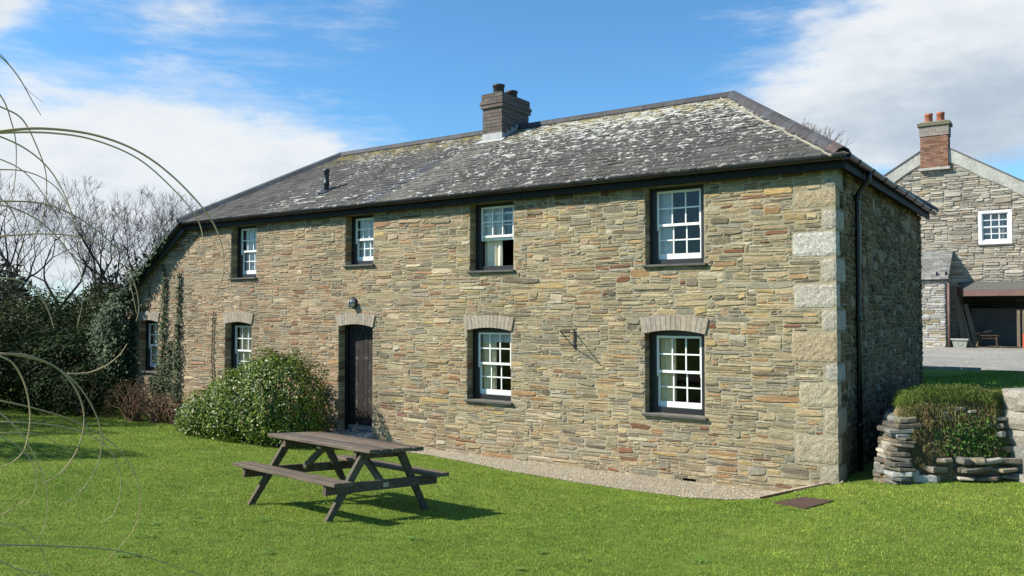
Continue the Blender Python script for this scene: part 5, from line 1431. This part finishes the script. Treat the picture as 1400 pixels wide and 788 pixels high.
# brushwood under the trees: a far-off mass
n = 42000
px = RNG.uniform(-260, 330, n); D = RNG.uniform(36, 62, n); hh = RNG.uniform(0, 1, n)**1.3
P = np.array([tuple(at_depth(a, 424, b)) for a, b in zip(px, D)])
zg = H(P[:, 0], P[:, 1]); tophh = 3.0+1.9*np.exp(-((px-195)/55)**2)+1.2*np.exp(-((px-5)/40)**2)+.4*np.sin(px*.05+2)+.7*np.sin(px*.11+D)-1.4*np.exp(-((px-95)/28)**2) ; P[:, 2] = zg + hh*np.clip(tophh, 1.0, 6)
o = leaf_mesh('undergrowth', P, np.tile([[.3, -.8, .3]], (n, 1)), .34, [(.035, .038, .018), (.050, .045, .026), (.028, .030, .016), (.06, .05, .034)], M['dull'], None, .35, 51, .1)
tag(o, 'dark brushwood filling the ground under the bare winter trees', 'undergrowth', kind='stuff')

# ------------------------------------------------------------------ arching dry stems of an ornamental grass beside the viewer
og = empty('ornamental_grass', 'arching dry straw-coloured stems of a tall ornamental grass reaching in from the left', 'plant', tuple(at_depth(-640, 720, 2.2)))
og.location.z = h1(og.location.x, og.location.y)
ARCS = [  # (depth, width px, [points])
 (1.9, 3.6, [(-60, 190), (0, 180), (60, 176), (130, 185), (190, 208), (240, 245), (285, 295), (303, 335), (305, 375), (292, 410)]),
 (2.0, 2.8, [(-60, 188), (0, 182), (70, 182), (130, 192), (190, 218), (240, 262), (270, 300), (279, 335), (280, 370)]),
 (1.8, 2.4, [(-50, 40), (0, 77), (25, 105), (45, 140), (56, 158)]), (1.8, 1.1, [(-20, 55), (10, 85), (36, 121), (60, 141)]),
 (2.1, 2.0, [(-40, 90), (0, 130), (15, 165), (22, 200), (20, 250), (10, 280)]), (2.2, 2.2, [(-50, 125), (0, 146), (30, 163), (50, 200), (63, 240), (60, 290), (42, 335)]),
 (2.0, 2.3, [(-60, 170), (0, 187), (40, 207), (70, 235), (92, 275), (105, 320), (114, 350)]), (2.3, 1.8, [(-50, 205), (0, 218), (35, 237), (65, 275), (85, 315), (90, 360)]),
 (2.2, 1.8, [(-50, 234), (0, 232), (40, 236), (75, 255), (98, 290), (112, 320)]), (2.1, 2.2, [(-60, 275), (0, 275), (60, 279), (110, 300), (160, 340), (183, 385), (190, 420), (186, 440)]),
 (2.3, 2.2, [(-50, 326), (0, 323), (60, 320), (110, 325), (150, 345), (175, 380), (187, 430)]), (1.9, 2.4, [(-50, 378), (0, 380), (30, 385), (55, 405), (68, 430), (73, 448)]),
 (2.3, 2.0, [(-40, 255), (5, 275), (25, 310), (33, 350), (31, 380)]), (2.2, 2.0, [(-30, 268), (50, 300), (95, 345), (112, 380), (113, 410), (105, 450)]),
 (1.7, 3.0, [(-60, 484), (0, 484), (40, 487), (80, 505), (105, 535), (115, 570), (108, 610), (85, 645), (58, 662)]), (1.85, 2.2, [(-60, 482), (0, 483), (60, 495), (100, 520), (128, 560), (139, 600), (132, 640), (110, 672), (88, 690)]),
 (1.8, 2.4, [(-50, 470), (0, 487), (20, 500), (35, 530), (41, 570), (35, 610), (20, 630), (-2, 640)]), (2.4, 1.8, [(92, 511), (120, 510), (145, 500), (163, 486), (174, 470)]),
 (2.1, 2.0, [(-60, 540), (0, 548), (60, 562), (110, 580), (160, 612), (185, 650), (192, 685), (182, 725), (145, 768)]), (2.2, 1.8, [(-60, 576), (0, 577), (60, 580), (110, 590), (145, 610), (162, 640), (165, 670), (157, 700), (140, 715)]),
 (1.9, 2.0, [(-40, 540), (0, 565), (30, 595), (55, 640), (65, 680), (62, 715), (50, 742)]), (2.3, 1.6, [(-50, 592), (0, 592), (40, 592), (70, 602), (98, 620)]),
 (1.5, 2.6, [(-80, 742), (0, 745), (80, 747), (150, 752), (210, 765), (290, 792)]), (1.6, 2.4, [(-50, 755), (0, 768), (30, 780), (90, 792)]),
 (2.0, 1.8, [(-40, 715), (0, 705), (25, 690), (35, 682)]), (2.2, 1.6, [(-50, 590), (0, 598), (30, 615), (47, 640), (49, 670), (35, 690)]), (2.0, 1.4, [(-40, 700), (0, 715), (40, 728), (65, 770), (72, 800)])]
def crom(P, n=5):
    out_ = []
    for i in range(len(P)-1):
        a, b, c, d = P[max(i-1, 0)], P[i], P[i+1], P[min(i+2, len(P)-1)]
        for k in range(n):
            t = k/n; out_.append(.5*((2*b)+(c-a)*t+(2*a-5*b+4*c-d)*t*t+(3*b-a-3*c+d)*t**3))
    out_.append(P[-1]); return out_
for D, wpx, pts in ARCS:
    L0 = Vector(og.location)
    P = [at_depth(x, y, D+.0012*max(x, 0)) for x, y in pts]
    if pts[0][0] < -15:   # carry on down to the crown of the plant
        a = P[0]; away = (a-P[1]).normalized(); b = L0+Vector((random.uniform(-.15, .15), random.uniform(-.15, .15), 0))
        m1 = a+away*.35+Vector((0, 0, -.03)); m2 = b.lerp(a, .55)+Vector((0, 0, .05)); m2 = b.lerp(m2, .8)
        P = [b, m2, m1]+P
    C = crom([p-L0 for p in P], 7); n_ = len(C)
    if pts[0][0] < -15:
        for _ in range(60):
            C[1:24] = [C[k]*.5+(C[k-1]+C[k+1])*.25 for k in range(1, 24)]; r_ = wpx/FPX*D/2
    mb = MB(); mb.tube(C, [r_*(1.15-.75*max(0, (k/n_-.35)/.65)) for k in range(n_)], 6, jit((.50, .35, .185), .22)); mb.build('stem', M['straw'], og, True)
